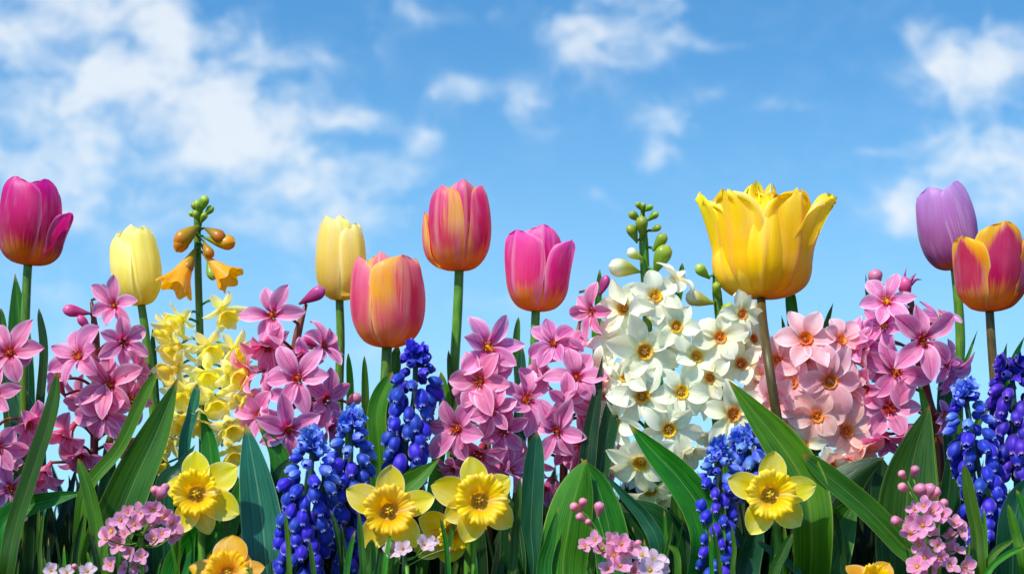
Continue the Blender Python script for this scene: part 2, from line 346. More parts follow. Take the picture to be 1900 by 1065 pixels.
M['y_trump'] = petal_mat('trumpet_yellow', [(0.0, lin((246, 230, 90))), (0.4, lin((253, 236, 96))), (1.0, lin((255, 242, 130)))], vein=.5, veincol=(0.92, 0.78, 0.3, 1), transl=.45)
M['o_trump'] = petal_mat('trumpet_orange', [(0.0, lin((170, 150, 20))), (0.3, lin((250, 184, 16))), (1.0, lin((255, 174, 8)))], vein=.5, veincol=(0.9, 0.6, 0.2, 1), transl=.45)
M['d_petal'] = petal_mat('daffodil_petal', [(0.0, lin((226, 190, 16))), (0.35, lin((240, 216, 30))), (1.0, lin((246, 228, 70)))], edge=lin((252, 244, 150)), edge_at=.86, vein=.5, veincol=(0.88, 0.80, 0.35, 1), transl=.38)
M['d_gold'] = petal_mat('daffodil_gold_petal', [(0.0, lin((226, 160, 10))), (0.4, lin((240, 178, 14))), (1.0, lin((246, 190, 30)))], vein=.5, veincol=(0.88, 0.68, 0.35, 1), transl=.38)
M['d_corona'] = petal_mat('daffodil_corona', [(0.0, lin((214, 160, 10))), (0.2, lin((244, 190, 8))), (0.6, lin((255, 218, 20))), (1.0, lin((255, 226, 34)))], vein=.6, veincol=(0.95, 0.68, 0.2, 1), vfreq=70, transl=.4, rndv=.03, pale=0.0)
M['c_pink'] = petal_mat('cress_pink', [(0.0, lin((238, 200, 160))), (0.2, lin((238, 150, 186))), (1.0, lin((240, 166, 204)))], edge=lin((248, 200, 224)), edge_at=.7, vein=.5, veincol=(0.9, 0.7, 0.82, 1), vfreq=10)
M['c_pale'] = petal_mat('cress_pale', [(0.0, lin((220, 210, 170))), (0.3, lin((232, 200, 214))), (1.0, lin((236, 210, 222)))], vein=.4, veincol=(0.86, 0.75, 0.85, 1), vfreq=10)
M['b_blue'] = plain_mat('bell_blue', None, lin((58, 70, 214)), 9, 2, .52, .15, .35, 0, sheen=.35, stops=[(0.0, lin((20, 34, 150))), (0.5, lin((28, 40, 190))), (0.86, lin((44, 52, 196))), (1.0, lin((150, 160, 236)))])
M['b_light'] = plain_mat('bell_light_blue', None, lin((120, 150, 240)), 9, 2, .52, .15, .35, 0, sheen=.35, stops=[(0.0, lin((44, 70, 190))), (0.5, lin((70, 104, 224))), (1.0, lin((140, 170, 240)))])
M['b_purple'] = plain_mat('bell_purple', None, lin((70, 40, 200)), 9, 2, .52, .15, .35, 0, sheen=.35, stops=[(0.0, lin((30, 16, 110))), (0.5, lin((52, 26, 164))), (0.86, lin((64, 36, 180))), (1.0, lin((170, 140, 220)))])
M['leaf'] = leaf_mat('leaf_green', lin((30, 84, 14)), lin((64, 130, 26)), lin((150, 180, 80)))
M['leaf_bright'] = leaf_mat('leaf_bright_green', lin((52, 116, 16)), lin((96, 160, 34)), lin((190, 210, 90)), .42)
M['leaf_dark'] = leaf_mat('leaf_dark_green', lin((16, 56, 20)), lin((34, 88, 28)), lin((120, 160, 80)), .25)
M['leaf_teal'] = leaf_mat('leaf_blue_green', lin((22, 84, 60)), lin((46, 118, 84)), lin((150, 190, 140)), .28)
M['stem'] = plain_mat('stem_green', lin((70, 120, 24)), lin((104, 150, 40)), 8, 10, .4, .1, .4)
M['stem_dark'] = plain_mat('stem_olive', lin((70, 52, 20)), lin((98, 78, 34)), 8, 10, .45)
M['stem_brown'] = plain_mat('stem_reddish', lin((96, 44, 34)), lin((140, 80, 48)), 8, 10, .45)
M['stem_blue'] = plain_mat('stem_blue_green', lin((28, 48, 60)), lin((50, 84, 60)), 8, 10, .5)
M['bud_green'] = plain_mat('bud_green', None, lin((150, 180, 50)), 8, 3, .38, .25, .45, .1, stops=[(0.0, lin((90, 140, 24))), (0.6, lin((140, 170, 40))), (1.0, lin((190, 196, 70)))])
M['bud_white'] = plain_mat('bud_white_yellow', None, lin((226, 216, 110)), 8, 3, .38, .25, .45, .1, stops=[(0.0, lin((150, 170, 40))), (0.45, lin((214, 204, 80))), (1.0, lin((248, 246, 222)))])
M['bud_orange'] = plain_mat('bud_orange', None, lin((226, 150, 20)), 8, 3, .38, .25, .45, .1, stops=[(0.0, lin((96, 130, 20))), (0.45, lin((200, 160, 20))), (1.0, lin((240, 140, 10)))])
M['bud_pink'] = plain_mat('bud_pink', None, lin((226, 110, 170)), 8, 3, .4, .25, .45, .1, stops=[(0.0, lin((130, 30, 60))), (0.5, lin((196, 50, 120))), (1.0, lin((224, 90, 160)))])
M['bud_rose'] = plain_mat('bud_rose', None, lin((240, 150, 170)), 8, 3, .4, .25, .45, .1, stops=[(0.0, lin((200, 150, 120))), (0.5, lin((232, 130, 150))), (1.0, lin((240, 150, 180)))])
M['stamen'] = plain_mat('stamen_orange', lin((214, 110, 12)), lin((246, 170, 30)), 3, 3, .6, 0, .2)
M['stamen_y'] = plain_mat('stamen_yellow', lin((190, 130, 10)), lin((236, 186, 40)), 3, 3, .6, 0, .2)
M['stamen_r'] = plain_mat('stamen_red', lin((150, 30, 20)), lin((226, 110, 30)), 3, 3, .6, 0, .2)
M['pistil'] = plain_mat('pistil_olive', lin((170, 124, 14)), lin((236, 196, 60)), 3, 3, .5, 0, .3)
m, T = newmat('soil'); tcn = T.new('ShaderNodeTexCoord')
nn = T.noise(tcn.outputs['Object'], 40, 6, .65)
finish(T, T.ramp(nn, [(0.3, lin((34, 26, 18))), (0.55, lin((58, 48, 30))), (0.75, lin((50, 70, 26)))]), 0, .95, .1, nn, 1.0, .01); M['soil'] = m

# ------------------------------------------------------------------ ground
g = MB(); g.v = [Vector((-1500, -1500, 0)), Vector((1500, -1500, 0)), Vector((1500, 1500, 0)), Vector((-1500, 1500, 0))]; g.uv = [(0, 0), (1, 0), (1, 1), (0, 1)]; g.f = [(0, 1, 2, 3)]; g.mi = [0]
go = g.build('ground', M['soil']); go['kind'] = 'structure'

# ------------------------------------------------------------------ leaves
LW = {'broad': curve([(0, .02), (.04, .16), (.12, .42), (.28, .82), (.45, 1), (.65, .96), (.85, .75), (1, .5)]),
      'strap': curve([(0, .05), (.02, .3), (.06, .6), (.15, .88), (.3, 1), (.7, .95), (1, .7)]),
      'lance': curve([(0, .02), (.05, .16), (.15, .45), (.35, .85), (.6, 1), (1, .7)])}
def leaf_pts(mb, pts, width, kind='strap', fold=.35, roll=0.0, twist=0.0, nv=26, nu=6, wave=.0, cupn=0.0):
    """pts: world points from tip to base; v=1 at the tip"""
    wf = LW[kind]; ph = rnd.random() * 6
    cen = [cm(pts, j / nv) for j in range(nv + 1)]
    fr = []
    for j in range(nv + 1):
        t = j / nv; tg = (cm(pts, min(1, t + .02)) - cm(pts, max(0, t - .02))).normalized()
        sd = tg.cross(Vector((0, 1, 0))); sd = sd.normalized() if sd.length > .05 else Vector((1, 0, 0))
        q = Quaternion(tg, R(roll + twist * (1 - t)))
        sd = q @ sd; fr.append((tg, sd, sd.cross(tg).normalized()))
    def fn(u, v):
        j = int(round(v * nv)); t = v; a = (u - .5) * 2; wd = wf(t) * width * .5
        tg, sd, nm = fr[j]
        if nm.y > 0 and abs(roll) < 80: nm = -nm
        bulge = fold * abs(a) ** 1.3
        return cen[j] + sd * (a * wd) + nm * (wd * bulge + wd * wave * math.sin(t * 9 + ph + (2 if a > 0 else 0)) * abs(a))
    b0 = len(mb.uv); mb.grid(nu, nv, fn)
    for i in range(b0, len(mb.uv)): mb.uv[i] = (mb.uv[i][0], 1 - mb.uv[i][1])

def leaf(root, path, width, mat='leaf', kind='strap', Y=None, Yb=None, fold=.35, roll=0, twist=0, wave=.06, name='leaf', label=None):
    """path: photo points from the tip downwards; the base continues to the plant's foot"""
    Y = root.location.y if Y is None else Y
    n = len(path); pts = [P(x, y, Y) for x, y in path]
    base = root.location + Vector(((rnd.random() - .5) * .006, (Y - root.location.y) * .15, 0.0))
    lastp = pts[-1]
    if lastp.z > .02:
        tg = (pts[-1] - pts[-2]).normalized() if n > 1 else Vector((0, 0, -1))
        pts.append(lastp.lerp(base, .5) + Vector((tg.x * .02, 0, 0)))
    pts.append(base)
    mb = MB(); leaf_pts(mb, pts, width * K(Y), kind, fold, roll, twist, 34, 8, wave)
    o = mb.build(name, M[mat], root)
    if label: o['label'] = label
    return o

def stem(root, path, r, mat='stem', Y=None, r2=None, name='stem', taper=False):
    Y = root.location.y if Y is None else Y
    pts = [P(p[0], p[1], p[2] if len(p) > 2 else Y) for p in path] + [root.location.copy()]
    mb = MB(); k = K(Y); r2 = r2 or r * 1.15
    mb.tube(pts, (lambda t: k * r * (.45 + .65 * min(1, t * 5))) if taper else (lambda t: k * (r + (r2 - r) * t)), 12)
    return mb.build(name, M[mat], root)

def foot(px, Y): return Vector(((px - 950) * K(Y), Y, 0.0))

# ------------------------------------------------------------------ tulips
PR = curve([(0, .10), (.06, .40), (.14, .66), (.28, .90), (.45, 1.0), (.65, .99), (.85, .89), (1, .74)])
PZ = curve([(0, .0), (.06, .02), (.14, .075), (.28, .22), (.45, .42), (.65, .65), (.85, .87), (1, 1)])
PW = curve([(0, .14), (.1, .46), (.25, .80), (.45, .99), (.62, 1.03), (.78, .97), (.88, .84), (.94, .68), (.98, .44), (1, .20)])
def tulip_petal(base, axis, Rm, H, phi, hs=1.0, rs=1.0, W=1.0, flare=0.0, crease=.05, lean=0.0, jag=0.0, curl=0.0, wav=.02, seed=0):
    mb = MB(); q = Vector((0, 0, 1)).rotation_difference(Vector(axis).normalized()); ph = R(phi); rr = random.Random(seed)
    s1, s2, s3 = rr.random() * 6, rr.random() * 6, rr.random() * 6
    jt = [rr.uniform(-1, 1) for _ in range(32)]
    nu, nv = (28, 40) if jag else (16, 36)
    def fn(u, v):
        a = (u - .5) * 2
        wd = PW(v) * W
        rad = PR(v) * rs + flare * max(0, v - .45) ** 1.6 * 2.2
        half = min(wd / max(rad, .25), 1.9)
        # the sides of a petal hug the cup a little tighter than its middle
        an = ph + a * half + lean * v
        rr_ = rad * (1 - .07 * a * a * (1 if curl <= 0 else -1)) + crease * math.exp(-(a / .10) ** 2) * math.sin(v * math.pi) + wav * math.sin(v * 7 + s1 + a * 2.3) * abs(a) + wav * .5 * math.sin(a * 5 + s2) * v
        rr_ += curl * abs(a) ** 3 * v
        z = PZ(v) * hs; rr_ += (.035 * math.sin(a * 4.2 + s2) + .02 * math.sin(a * 9 + s3 + v * 2)) * v * v
        # rounded/pointed top: sides are shorter than the middle
        z -= .07 * hs * (abs(a) ** 2.2) * max(0, v - .5) * 2 * (1 - v * .2)
        if jag:
            tooth = jt[int(u * 31)] * .55 + .45 * math.sin(a * 23 + s3)
            z += jag * v ** 5 * tooth; rr_ += jag * .8 * v ** 4 * math.sin(a * 14 + s2) + .04 * v * v * math.sin(a * 9 + s1)
        loc = Vector((math.sin(an) * rr_ * Rm, -math.cos(an) * rr_ * Rm, z * H))
        return base + q @ loc
    mb.grid(nu, nv, fn)
    return mb

G_T = 'tulips standing above the bed'
def tulip(label, cx, cy_top, cy_base, width, Y, mat, petals, stempath, footpx, stem_r=8, stem_mat='stem', tilt=(0, 0), jag=False):
    root = thing('tulip', label, 'tulip', foot(footpx, Y), G_T)
    k = K(Y); base = P(stempath[0][0], cy_base, Y); H = (cy_base - cy_top) * k; Rm = width / 2 * k
    axis = (math.sin(R(tilt[0])), math.sin(R(tilt[1])), 1)
    for i, p in enumerate(petals):
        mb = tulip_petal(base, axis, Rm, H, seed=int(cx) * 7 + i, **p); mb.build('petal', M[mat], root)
    # ovary and pistil inside
    mb = MB(); a = Vector(axis).normalized(); mb.tube([base + a * H * .01, base + a * H * .2, base + a * H * .38], Rm * .16, 8); mb.build('pistil', M['bud_green'], root)
    stem(root, [(stempath[0][0], cy_base - 3)] + stempath[1:], stem_r, stem_mat, Y)
    return root
def pt(phi, **k): d = dict(phi=phi); d.update(k); return d

t1 = tulip('magenta tulip with a golden base at the far left edge', 68, 336, 492, 120, .03, 't_magenta',
      [pt(-30, hs=.99, rs=.98, W=1.08, crease=.03, flare=.1), pt(42, hs=1.0, rs=.93, W=.86, flare=.06), pt(84, hs=.66, rs=1.02, W=.7, flare=.55), pt(-100, hs=.72, rs=.98, W=.7, flare=.35), pt(180, hs=.97, rs=.9, W=1.0), pt(128, hs=.94, rs=.88, W=.9), pt(-140, hs=.94, rs=.9, W=.9)],
      [(52, 490), (49, 540), (46, 640), (44, 800)], 42, 8, tilt=(5, 0))
t2 = tulip('pale yellow tulip between the magenta tulip and the orange topped spike', 243, 416, 567, 92, .02, 't_cream',
      [pt(-48, hs=.84, rs=1.04, W=.85), pt(10, hs=.96, rs=.90, W=.72, crease=.08), pt(52, hs=.94, rs=1.02, W=.85), pt(130, hs=.95, rs=.95, W=.9), pt(180, hs=1.0, rs=.85, W=.8), pt(-125, hs=.97, rs=.9, W=.85)],
      [(262, 565), (270, 620), (280, 720), (290, 860)], 300, 7.5, tilt=(-7, 0))
t3 = tulip('pale yellow tulip partly behind the orange and pink tulip', 636, 402, 558, 96, .04, 't_cream',
      [pt(-45, hs=.98, rs=1.0, W=.9), pt(2, hs=.98, rs=.86, W=.7), pt(50, hs=.88, rs=1.06, W=.82), pt(180, hs=1.0, rs=.9, W=.9), pt(120, hs=.95, rs=.9, W=.9), pt(-120, hs=.95, rs=.9, W=.9)],
      [(630, 556), (632, 640), (629, 760)], 626, 7.5, tilt=(1, 0))
t4 = tulip('large orange and pink tulip, lowest of the tulips in the middle', 724, 473, 645, 138, 0, 't_peach',
      [pt(-68, hs=.95, rs=.98, W=.76, flare=.12), pt(36, hs=.96, rs=1.0, W=1.12, flare=.10), pt(-14, hs=.99, rs=.90, W=.62, crease=.05), pt(96, hs=.97, rs=.96, W=.9), pt(180, hs=.97, rs=.95, W=1.0), pt(-130, hs=.97, rs=.92, W=.9)],
      [(718, 643), (715, 720), (712, 820)], 708, 9.5, tilt=(1, 0))
t5 = tulip('tall pink tulip with yellow streaks at the centre, highest of the middle tulips', 856, 341, 503, 122, .03, 't_rose',
      [pt(-40, hs=.93, rs=1.0, W=1.02, flare=.08), pt(14, hs=1.0, rs=.9, W=.72, crease=.08), pt(62, hs=.95, rs=1.0, W=.8), pt(-92, hs=.68, rs=1.06, W=.55, flare=.3), pt(180, hs=1.0, rs=.9, W=.9), pt(118, hs=.96, rs=.92, W=.9), pt(-125, hs=.96, rs=.9, W=.85)],
      [(852, 502), (849, 580), (842, 700), (838, 820)], 836, 8.5)
t6 = tulip('bright pink tulip with an orange base, left of the white hyacinth', 1010, 424, 578, 126, .02, 't_pink',
      [pt(-48, hs=.93, rs=.96, W=1.02, flare=.26), pt(6, hs=1.0, rs=.86, W=.80, crease=.10, flare=.1), pt(64, hs=.85, rs=.96, W=.86, flare=.42), pt(180, hs=.98, rs=.9, W=.9), pt(120, hs=.9, rs=.9, W=.9), pt(-125, hs=.94, rs=.9, W=.9)],
      [(994, 577), (992, 640), (988, 740)], 985, 8, tilt=(3, 0))
JP = [pt(-84, hs=.66, rs=.96, W=.8, flare=.1), pt(88, hs=.62, rs=.97, W=.8, flare=.1), pt(-62, hs=.80, rs=.96, W=.85, flare=.12), pt(112, hs=.80, rs=1.0, W=.8, flare=.15),
      pt(-46, hs=.96, rs=.97, W=.74, flare=.55, jag=.08), pt(-6, hs=.93, rs=.98, W=.60, crease=.08, jag=.04, flare=.05), pt(38, hs=1.0, rs=.97, W=.82, flare=.30, jag=.05), pt(72, hs=.98, rs=1.02, W=.78, flare=.78, jag=.11),
      pt(-82, hs=.96, rs=.96, W=.8, flare=.70, jag=.08), pt(145, hs=.97, rs=.85, W=.9, flare=.5, jag=.06), pt(180, hs=1.0, rs=.8, W=.9, flare=.3, jag=.10), pt(-140, hs=1.0, rs=.85, W=.9, flare=.4, jag=.09), pt(-24, hs=1.03, rs=.78, W=.45, flare=.12, jag=.12), pt(8, hs=1.0, rs=.76, W=.4, flare=.12, jag=.12)]
t7 = tulip('big golden yellow tulip with ragged fringed petals and a dark stem', 1416, 368, 555, 182, .015, 't_yellow', JP,
      [(1412, 553), (1416, 600, -.03), (1424, 660, -.07), (1436, 740, -.075), (1448, 820, -.065), (1456, 950, -.03)], 1465, 8, 'stem_dark', tilt=(1, 0))
t8 = tulip('mauve tulip leaning left behind the yellow and red tulip', 1750, 345, 500, 108, .05, 't_mauve',
      [pt(-40, hs=1.0, rs=.98, W=.95), pt(40, hs=1.0, rs=1.04, W=.98), pt(-98, hs=.95, rs=.92, W=.7), pt(180, hs=.95, rs=.88, W=.9), pt(110, hs=.9, rs=.9, W=.9), pt(-140, hs=.92, rs=.88, W=.8)],
      [(1772, 498), (1778, 560), (1782, 640), (1778, 760)], 1778, 8.5, tilt=(-13, 0))
t9 = tulip('yellow tulip with red flames, cut by the right edge of the photo', 1828, 419, 578, 132, 0, 't_flame',
      [pt(14, hs=1.0, rs=.96, W=.98, flare=.08), pt(-64, hs=.84, rs=.98, W=.84, flare=.42), pt(84, hs=.90, rs=.98, W=.80, flare=.4), pt(62, hs=.82, rs=1.0, W=.5, flare=.2), pt(180, hs=.9, rs=.9, W=.9), pt(-130, hs=.85, rs=.9, W=.8), pt(130, hs=.86, rs=.9, W=.9)],
      [(1836, 577), (1840, 640), (1847, 740), (1852, 840)], 1858, 8, 'stem_dark', tilt=(1, 0))

# ------------------------------------------------------------------ star florets (hyacinths)
FW = curve([(0, .30), (.15, .58), (.38, .95), (.55, 1), (.75, .78), (.9, .42), (1, .04)])
def star_mesh(name, mat, open_=82, curl=22, W=.40, tube=.30, n=6, seed=0, point=0, jit=12, hue=None, cup=.3):
    """corolla of petal length 1 looking along +Z, centre at the origin"""
    rr = random.Random(seed); mb = MB()
    n = n + (1 if n == 6 and seed % 3 == 2 else 0)
    for i in range(n):
        ph = i * 2 * math.pi / n + R(rr.uniform(-jit, jit)); op = R(open_ + rr.uniform(-jit, jit) + (6 if i % 2 else -4)); cu = R(curl + rr.uniform(-30, 45)); L = rr.uniform(.85, 1.15); Wd = W * rr.uniform(.88, 1.12)
        tw = R(rr.uniform(-34, 34)); s_ = rr.random() * 6
        nv = 10; r, z = .12, .0; prof = [(r, z, op)]
        for j in range(nv):
            v = (j + .5) / nv; an = op * min(1, .45 + v * 1.6) + cu * v * v
            r += math.sin(an) * (L - .12) / nv; z += math.cos(an) * (L - .12) / nv; prof.append((r, z, an))
        def fn(u, v):
            j = int(round(v * nv)); r_, z_, an = prof[j]; a = (u - .5) * 2; wd = FW(v) * Wd * .5 * 2 * .62
            rad = Vector((math.cos(ph), math.sin(ph), 0)); tan = Vector((-math.sin(ph), math.cos(ph), 0)); nm = rad * -math.cos(an) + Vector((0, 0, 1)) * math.sin(an)
            sd = tan * math.cos(tw * v) + nm * math.sin(tw * v)
            c_ = rad * r_ + Vector((0, 0, z_))
            cp = cup * wd * (abs(a) ** 1.8) - .025 * math.exp(-(a / .22) ** 2) + .03 * math.sin(v * 6 + s_ + 3 * a) * abs(a)
            return c_ + sd * (a * wd) + nm * cp
        mb.grid(6, nv, fn)
    def tf(u, v):
        r_ = .13 * (1 - .15 * math.sin(v * math.pi)) * (1 - .45 * (1 - v)); return Vector((math.cos(u * 6.2832) * r_, math.sin(u * 6.2832) * r_, -tube * (1 - v)))
    b0 = len(mb.uv); mb.grid(10, 4, tf, 0, True)
    for i in range(b0, len(mb.uv)): mb.uv[i] = (mb.uv[i][0], mb.uv[i][1] * .12)
    return mb.mesh(name, mat)
def stamen_mesh(name, mat, r=.13, n=9, h=.16, seed=0):
    rr = random.Random(seed); mb = MB()
    mb.ball((0, 0, .0), r * .75, r * .5, seg=8, rings=4)
    for i in range(n):
        a = i * 2.4 + rr.random(); q = r * (.25 + .85 * math.sqrt((i + .5) / n)); b = Vector((math.cos(a) * q * .6, math.sin(a) * q * .6, 0)); e = Vector((math.cos(a) * q, math.sin(a) * q, h * rr.uniform(.6, 1.1)))
        mb.tube([b, e], .012, 4, 1, cap=False); mb.ball(e, .027, .05, axis=(math.cos(a) * .4, math.sin(a) * .4, 1), seg=5, rings=3)
    return mb.mesh(name, mat)
STAR = {}
def stars(key, mat, st, **kw):
    STAR[key] = dict(open=[star_mesh('floret', M[mat], 80, 20, seed=s, **kw) for s in range(8)],
                     half=[star_mesh('floret', M[mat], 40 + s * 8, 60, seed=10 + s, **kw) for s in range(4)],
                     st=[stamen_mesh('stamens', M[st], seed=s) for s in range(3)])
stars('pink', 'h_pink', 'stamen_r', W=.40); stars('rose', 'h_rose', 'stamen_r', W=.43); stars('bright', 'h_bright', 'stamen', W=.38)
stars('pale', 'h_pale', 'stamen', W=.50); stars('peach', 'h_peach', 'stamen', W=.54); stars('white', 'h_white', 'stamen_y', W=.46); stars('cream', 'h_cream', 'stamen_y', W=.48)
def cup_mesh(name, mat, seed=0):
    """short crown in the middle of the white florets"""
    mb = MB()
    def fn(u, v):
        a = u * 6.2832; r_ = .07 + .13 * v ** .7 + .012 * v * math.sin(a * 9); z = .02 + .15 * v
        return Vector((math.cos(a) * r_, math.sin(a) * r_, z))
    mb.grid(24, 4, fn, 0, True); mb.ball((0, 0, .06), .05, .07, seg=6, rings=4)
    for i in range(5): mb.ball((.07 * math.cos(i * 1.26), .07 * math.sin(i * 1.26), .12), .022, .04, seg=5, rings=3)
    return mb.mesh(name, mat)
M['cup'] = petal_mat('crown_orange_yellow', [(0.0, lin((190, 120, 8))), (0.5, lin((236, 176, 10))), (1.0, lin((250, 200, 20)))], vein=.5, veincol=(0.8, 0.55, 0.2, 1), vfreq=40, transl=.25)
M['cup_o'] = petal_mat('crown_orange', [(0.0, lin((190, 80, 10))), (0.5, lin((240, 136, 20))), (1.0, lin((248, 160, 50)))], vein=.5, veincol=(0.8, 0.5, 0.3, 1), vfreq=40, transl=.25)
cup_y = cup_mesh('crown', M['cup']); cup_o = cup_mesh('crown', M['cup_o'])
for k_ in ('white',): STAR[k_]['st'] = [cup_y]
for k_ in ('cream', 'pale', 'peach'): STAR[k_]['st'] = [cup_o]

def bud_mesh(name, mat, L=1.0, Rr=.28, seed=0, ridges=3):
    mb = MB(); rf = curve([(0, .14), (.15, .35), (.45, .8), (.7, 1), (.88, .75), (.97, .4), (1, .03)])
    def fn(u, v):
        a = u * 6.2832; r_ = Rr * rf(v) * (1 + .10 * math.cos(a * ridges) * v); bend = .12 * math.sin(v * 2.2)
        return Vector((math.cos(a) * r_ + bend, math.sin(a) * r_, v * L))
    mb.grid(12, 10, fn, 0, True); return mb.mesh(name, mat)
BUD = {k: bud_mesh('bud', M[m_], 1, r_) for k, m_, r_ in (('green', 'bud_green', .27), ('white', 'bud_white', .27), ('orange', 'bud_orange', .24), ('pink', 'bud_pink', .22), ('rose', 'bud_rose', .34))}

def floret(root, kind, px, py, d, Y, face=None, mode='open', axis=None, spin=None, thingcol=None):
    """face: direction the floret looks; default: away from the spike's axis and towards the camera"""
    if face is None:
        ax = axis if axis is not None else px
        face = Vector(((px - ax) / max(d, 60) * .75 + rnd.uniform(-.18, .18), -1, rnd.uniform(-.2, .35)))
    face = Vector(face).normalized() + Vector((rnd.uniform(-.28, .28), 0, rnd.uniform(-.28, .28)))
    s_ = STAR[kind]; i = rnd.randrange(len(s_[mode])); k = K(Y)
    o = place('floret', s_[mode][i], root, P(px, py, Y), face, rnd.random() * 6.28 if spin is None else spin, d / 2 * k * (1.08 if mode == 'open' else 1.12))
    sub('stamens' if kind in ('pink', 'rose', 'bright') else 'crown', rnd.choice(s_['st']), o)
    return o
def pedicel(mb, a, b, r=.0012):
    mid = a.lerp(b, .5) + Vector((0, 0, (a - b).length * .12)); mb.tube([a, mid, b], r, 6, 6)

def spike(label, kind, axispath, footpx, Y, fl, halfs=(), buds=(), fill=0, fillbox=None, stem_mat='stem_brown', stem_r=7, bud='pink', name='hyacinth', group='hyacinths in the bed', kinds=None, filld=85):
    root = thing(name, label, 'hyacinth', foot(footpx, Y), group)
    stem(root, axispath, stem_r, stem_mat, Y, taper=True)
    def axx(py):
        for (x0, y0), (x1, y1) in zip(axispath[:-1], axispath[1:]):
            if py <= y1: return x0 + (x1 - x0) * max(0, (py - y0)) / (y1 - y0)
        return axispath[-1][0]
    pm = Stalks()
    for f in fl:
        px, py, d = f[:3]; face = f[3] if len(f) > 3 else None; kd = f[4] if len(f) > 4 else kind
        yy = Y - .035 - rnd.uniform(0, .012) + min(.03, abs(px - axx(py)) * .00022)
        o = floret(root, kd, px, py, d, yy, Vector(face) if face else None, 'open', axx(py))
        pedicel(pm, P(axx(py + 15), py + 20, Y), o.location + root.location - (o.rotation_quaternion @ Vector((0, 0, 1))) * o.scale[0] * .28)
    for f in halfs:
        px, py, d, face = f[:4]; kd = f[4] if len(f) > 4 else kind
        o = floret(root, kd, px, py, d, Y - .022, Vector(face), 'half')
        pedicel(pm, P(axx(py + 10), py + 12, Y), o.location + root.location - (o.rotation_quaternion @ Vector((0, 0, 1))) * o.scale[0] * .28)
    if fill:
        x0, y0, x1, y1 = fillbox; fill = int(fill * .45)
        for i in range(fill):
            py = y0 + (y1 - y0) * (i + rnd.random()) / fill; ax = axx(py); ang = rnd.uniform(-2.6, 2.6); hw = (x1 - x0) / 2 * .62
            px = (x0 + x1) / 2 + math.sin(ang) * hw * rnd.uniform(.6, 1); yy = Y - math.cos(ang) * .018 + .008
            fc = Vector((math.sin(ang), -math.cos(ang), rnd.uniform(-.5, .3)))
            kd = rnd.choice(kinds) if kinds else kind
            o = floret(root, kd, px, py, filld * rnd.uniform(.85, 1.1), yy, fc, rnd.choice(('open', 'half')))
            pedicel(pm, P(ax, py + 12, Y), o.location + root.location - fc.normalized() * o.scale[0] * .28)
    for b in buds:
        px, py, L, dx, dz = b[:5]; kd = b[5] if len(b) > 5 else bud; dy = b[6] if len(b) > 6 else -.3
        dv = Vector((dx, dy, dz)).normalized(); k = K(Y - .01)
        base = P(px, py, Y - .01) - dv * L * k * .5
        place('bud', BUD[kd], root, base, dv, rnd.random() * 6, L * k)
        pedicel(pm, P(axx(py + 10), py + 12, Y), base + dv * .002, .001)
    if pm.v: pm.build('flower_stalk', M['stem' if stem_mat == 'stem' else 'stem_brown'], root)
    return root

# face vectors: x right, y away from the camera, z up
h1 = spike('pink hyacinth cut off by the left edge of the photo', 'rose', [(-12, 600), (-10, 700), (-14, 900)], -16, 0,
      [(18, 655, 128, (.25, -1, .1)), (-8, 735, 110), (20, 905, 112, (.2, -1, .0), 'pink'), (-5, 830, 110)],
      [(48, 785, 118, (.75, -.45, -.5), 'pink'), (60, 885, 90, (.6, -.3, -.8))], fill=8, fillbox=(-60, 640, 45, 900))
h2 = spike('pink hyacinth under the first pale yellow tulip, open magenta florets on a reddish stem', 'rose', [(170, 560), (178, 640), (176, 760), (174, 920)], 172, -.01,
      [(212, 567, 98, (.1, -1, .4), 'pink'), (228, 635, 108, (.5, -1, -.1), 'pink'), (147, 662, 120, (-.3, -1, .1)), (204, 715, 125, (0, -1, .25)), (192, 768, 118, (-.1, -1, -.35)), (240, 740, 95, (.7, -1, 0)), (110, 700, 80, (-.7, -.8, 0))],
      [(128, 800, 128, (-.35, -.6, -.8)), (150, 840, 100, (.1, -.5, -1)), (88, 868, 95, (-.5, -.5, -.7)), (250, 690, 90, (.8, -.3, .1)), (225, 810, 90, (.5, -.6, -.8))],
      [(142, 577, 52, -1, .15), (190, 545, 38, .4, 1), (116, 716, 44, -.2, 1), (160, 600, 40, -.6, .9)], fill=9, fillbox=(110, 640, 260, 830))
h4 = spike('pink hyacinth between the yellow spike and the orange tulip, with a dark bud on top', 'pink', [(568, 564), (550, 630), (535, 740), (532, 900)], 530, -.005,
      [(505, 585, 116, (-.25, -1, .2)), (553, 703, 126, (.1, -1, .1)), (482, 772, 100, (-.3, -1, -.1)), (535, 797, 124, (.05, -1, -.15)), (500, 735, 112, (-.7, -1, .1)), (602, 742, 104, (.9, -.8, -.2), 'rose')],
      [(497, 640, 112, (-.3, -.6, -.8), 'rose'), (598, 643, 98, (1, -.6, .15)), (470, 690, 100, (-.9, -.4, -.3)), (560, 655, 90, (.4, -.4, -.9)), (610, 790, 90, (.6, -.4, -.8), 'rose')],
      [(578, 550, 58, .85, .45), (655, 742, 34, 1, .3, 'rose'), (575, 637, 42, -.9, .3)], fill=9, fillbox=(460, 640, 620, 830))
